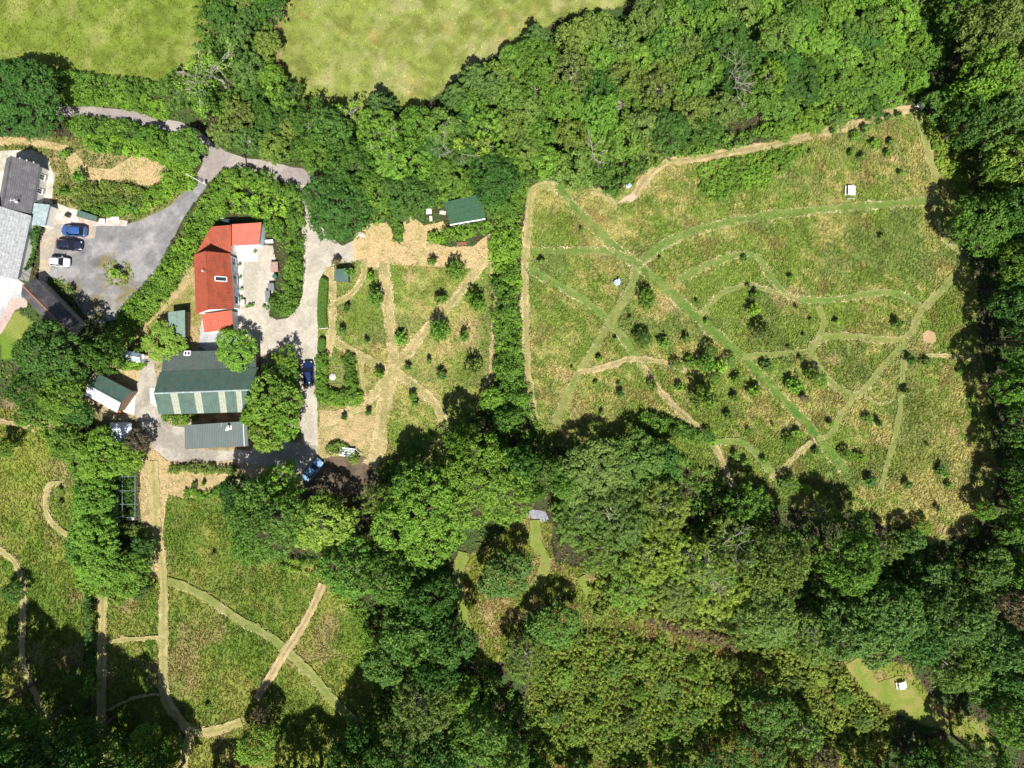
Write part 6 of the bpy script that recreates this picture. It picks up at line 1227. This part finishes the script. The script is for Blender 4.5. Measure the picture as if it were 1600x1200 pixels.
SAP = [(1012, 466, 15, 'mid'), (1004, 530, 13, 'dark'), (1038, 534, 10, 'mid'), (1074, 530, 8, 'willow'), (1021, 602, 9, 'olive'), (1105, 568, 14, 'bright'), (1128, 572, 13, 'lime'), (1142, 565, 10, 'bright'), (1112, 548, 10, 'mid'), (1118, 590, 10, 'bright'), (1105, 622, 24, 'olive'), (1058, 572, 10, 'olive'), (1080, 566, 10, 'mid'), (1152, 592, 8, 'mid'), (1180, 610, 10, 'bright'), (1150, 622, 9, 'mid'), (1138, 650, 6, 'blue'), (1106, 680, 10, 'mid'), (1113, 690, 9, 'lime'), (1180, 482, 12, 'lime'), (1196, 524, 15, 'olive'), (1200, 572, 10, 'blue'), (1245, 603, 11, 'bright'), (1280, 592, 13, 'bright'), (1265, 580, 9, 'mid'), (1309, 503, 6, 'bright'), (970, 615, 7, 'dark'), (936, 561, 4, 'bright'), (931, 599, 4, 'bright'), (967, 600, 4, 'dark'), (1006, 652, 8, 'bright'), (1032, 668, 12, 'mid'), (1055, 676, 10, 'mid'), (1085, 690, 6, 'dark'), (1145, 722, 4, 'dark'), (1113, 735, 5, 'dark'), (1150, 712, 6, 'mid'), (1164, 722, 6, 'mid'), (1195, 720, 6, 'dark'), (1170, 672, 5, 'dark'), (1170, 448, 5, 'dark'), (1182, 460, 7, 'mid'), (1164, 404, 5, 'willow'), (1032, 404, 4, 'dark'), (985, 498, 4, 'dark'),
       (1245, 480, 4, 'dark'), (1268, 500, 4, 'dark'), (1257, 524, 4, 'dark'), (1233, 543, 4, 'dark'), (1252, 560, 5, 'dark'), (1257, 622, 6, 'purple'), (1299, 662, 6, 'dark'), (1209, 665, 4, 'dark'), (1247, 677, 7, 'bright'), (1276, 706, 6, 'mid'), (1235, 690, 10, 'bright'), (1325, 712, 10, 'bright'), (1362, 752, 7, 'dark'), (1425, 562, 9, 'dark'), (1450, 565, 9, 'olive'), (1500, 580, 4, 'mid'), (1418, 612, 7, 'olive'), (1450, 695, 3, 'olive'), (1472, 735, 7, 'mid'), (1480, 742, 5, 'bright'), (1420, 757, 6, 'blue'), (1484, 758, 6, 'bright'), (1468, 795, 5, 'willow'), (1442, 805, 5, 'dark'), (1347, 715, 8, 'bright'), (1375, 660, 8, 'dark'), (1358, 655, 9, 'olive'),
       (1377, 190, 5, 'dark'), (1391, 182, 5, 'willow'), (1405, 178, 5, 'mid'), (1338, 212, 7, 'mid'), (1354, 200, 7, 'mid'), (1303, 204, 5, 'mid'), (1330, 238, 5, 'mid'), (1267, 237, 4, 'dark'), (1388, 238, 5, 'mid'), (1368, 223, 6, 'bright'), (1395, 222, 6, 'willow'), (1350, 244, 5, 'willow'), (1380, 370, 5, 'olive'), (1237, 433, 5, 'dark'), (1405, 505, 7, 'mid'), (1463, 228, 6, 'dark'), (1410, 270, 5, 'bright'), (908, 358, 4, 'dark'), (846, 409, 6, 'willow'), (1104, 503, 4, 'dark'), (1090, 472, 4, 'dark'), (940, 645, 4, 'willow'), (894, 575, 3, 'dark'), (962, 530, 4, 'dark'), (1062, 605, 6, 'bright'), (1262, 765, 8, 'lime'), (1235, 760, 14, 'bright'), (1310, 810, 8, 'bright'), (1445, 825, 12, 'lime'), (1520, 828, 10, 'lime'),
       (322, 1105, 5, 'dark'), (92, 764, 5, 'dark'), (92, 788, 6, 'dark'), (119, 810, 7, 'dark'), (332, 866, 4, 'dark'), (303, 758, 5, 'dark'), (317, 756, 5, 'dark'), (300, 765, 5, 'bright'), (98, 240, 9, 'mid'), (120, 272, 13, 'mid'), (150, 230, 11, 'mid'), (178, 232, 10, 'mid'), (205, 322, 12, 'mid'), (95, 298, 8, 'mid'), (215, 545, 9, 'mid'), (178, 426, 7, 'lime'), (190, 432, 6, 'yellow'), (108, 452, 6, 'olive')]
for x, y, r, t in SAP:
  if t == 'dark' and r < 7: t = ('mid', 'willow', 'bright')[(x + y) % 3]; r = r * .8
  tree(x, y, r, ('young', 'young', 'loose' if r > 9 else 'young')[x % 3], t, h=r / S * (1.5 + (x % 7) * .18) + .6, group='saplings and bushes', noun='sapling' if r < 8 else 'bush', name='sapling' if r < 8 else 'bush', cat='sapling' if r < 8 else 'bush')

foliage_mass('weeds', 'yellow-green weeds growing through the worn driveway', poly=[(158, 412), (180, 405), (206, 412), (210, 430), (196, 445), (172, 445), (160, 430)], hgt=.35, tint='yellow', cr=.22, dens=.35, nper=14, size=.08, kind='stuff', cat='weeds', seed=93, mottle=8)
foliage_mass('weeds', 'straggling weeds along the lower edge of the driveway', line=[(95, 440), (110, 462), (128, 492), (160, 500)], width=16, hgt=.3, tint='olive', cr=.2, dens=.3, nper=12, size=.08, kind='stuff', cat='weeds', seed=94)
foliage_mass('undergrowth', 'shady undergrowth between orchard hedge and tall oaks', poly=[(770, 600), (828, 600), (840, 668), (860, 700), (862, 760), (830, 800), (800, 740), (730, 690), (700, 720), (590, 760), (560, 775), (600, 720), (700, 660), (745, 625)], hgt=1.6, tint='mid', cr=.6, dens=.7, nper=18, size=.16, kind='stuff', cat='undergrowth', seed=95)
foliage_mass('undergrowth', 'shrubby fringe where the tall trees meet the lower meadow', poly=[(350, 800), (380, 850), (440, 872), (510, 880), (560, 930), (590, 1000), (600, 1080), (570, 1060), (560, 980), (500, 905), (440, 885), (380, 875)], hgt=1.4, tint='bright', cr=.5, dens=.8, nper=18, size=.15, kind='stuff', cat='undergrowth', seed=96, mottle=20)

MARSH = [(850, 1010), (930, 985), (1010, 1000), (1100, 1020), (1180, 1040), (1150, 1090), (1160, 1150), (1080, 1190), (1040, 1200), (850, 1200), (830, 1130)]
foliage_mass('marsh_scrub', 'yellow flecks of low willow scrub in the marshy hollow', poly=MARSH, hgt=1.3, tint='yellow', cr=.3, dens=.2, nper=18, size=.12, kind='stuff', cat='scrub', seed=101, rough=.9)
foliage_mass('marsh_scrub', 'russet dead stems scattered in the marshy hollow', poly=MARSH, hgt=1.2, tint='olive', cr=.28, dens=.12, nper=16, size=.11, kind='stuff', cat='scrub', seed=102, rough=.9, elong=2.0)
foliage_mass('marsh_scrub', 'fresh green clumps scattered in the marshy hollow', poly=MARSH, hgt=1.5, tint='mid', cr=.45, dens=.14, nper=22, size=.13, kind='stuff', cat='scrub', seed=103, rough=.9)
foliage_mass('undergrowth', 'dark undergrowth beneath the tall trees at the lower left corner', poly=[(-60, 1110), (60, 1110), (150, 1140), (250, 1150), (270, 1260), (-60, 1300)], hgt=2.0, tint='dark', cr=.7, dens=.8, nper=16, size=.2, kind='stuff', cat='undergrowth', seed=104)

_r = np.random.RandomState(12)
for x, y, r, t in ((880, 1060, 16, 'bright'), (925, 1110, 13, 'yellow'), (960, 1050, 15, 'mid'), (1005, 1035, 12, 'yellow'), (1040, 1075, 16, 'olive'), (1085, 1050, 12, 'bright'), (1130, 1085, 15, 'yellow'), (1090, 1120, 14, 'mid'), (985, 1130, 15, 'olive'), (900, 1155, 14, 'yellow'), (1045, 1150, 13, 'bright'), (870, 1120, 12, 'willow'), (1145, 1040, 11, 'olive'), (1000, 1085, 10, 'lime'), (1280, 1060, 14, 'yellow'), (1320, 1090, 13, 'bright'), (1350, 1130, 14, 'olive'), (1240, 1070, 13, 'willow')):
    tree(x, y, r, 'loose', t, h=_r.uniform(1.8, 3.4), group='low willows of the marsh', noun='willow bush', name='willow_bush', cat='bush')
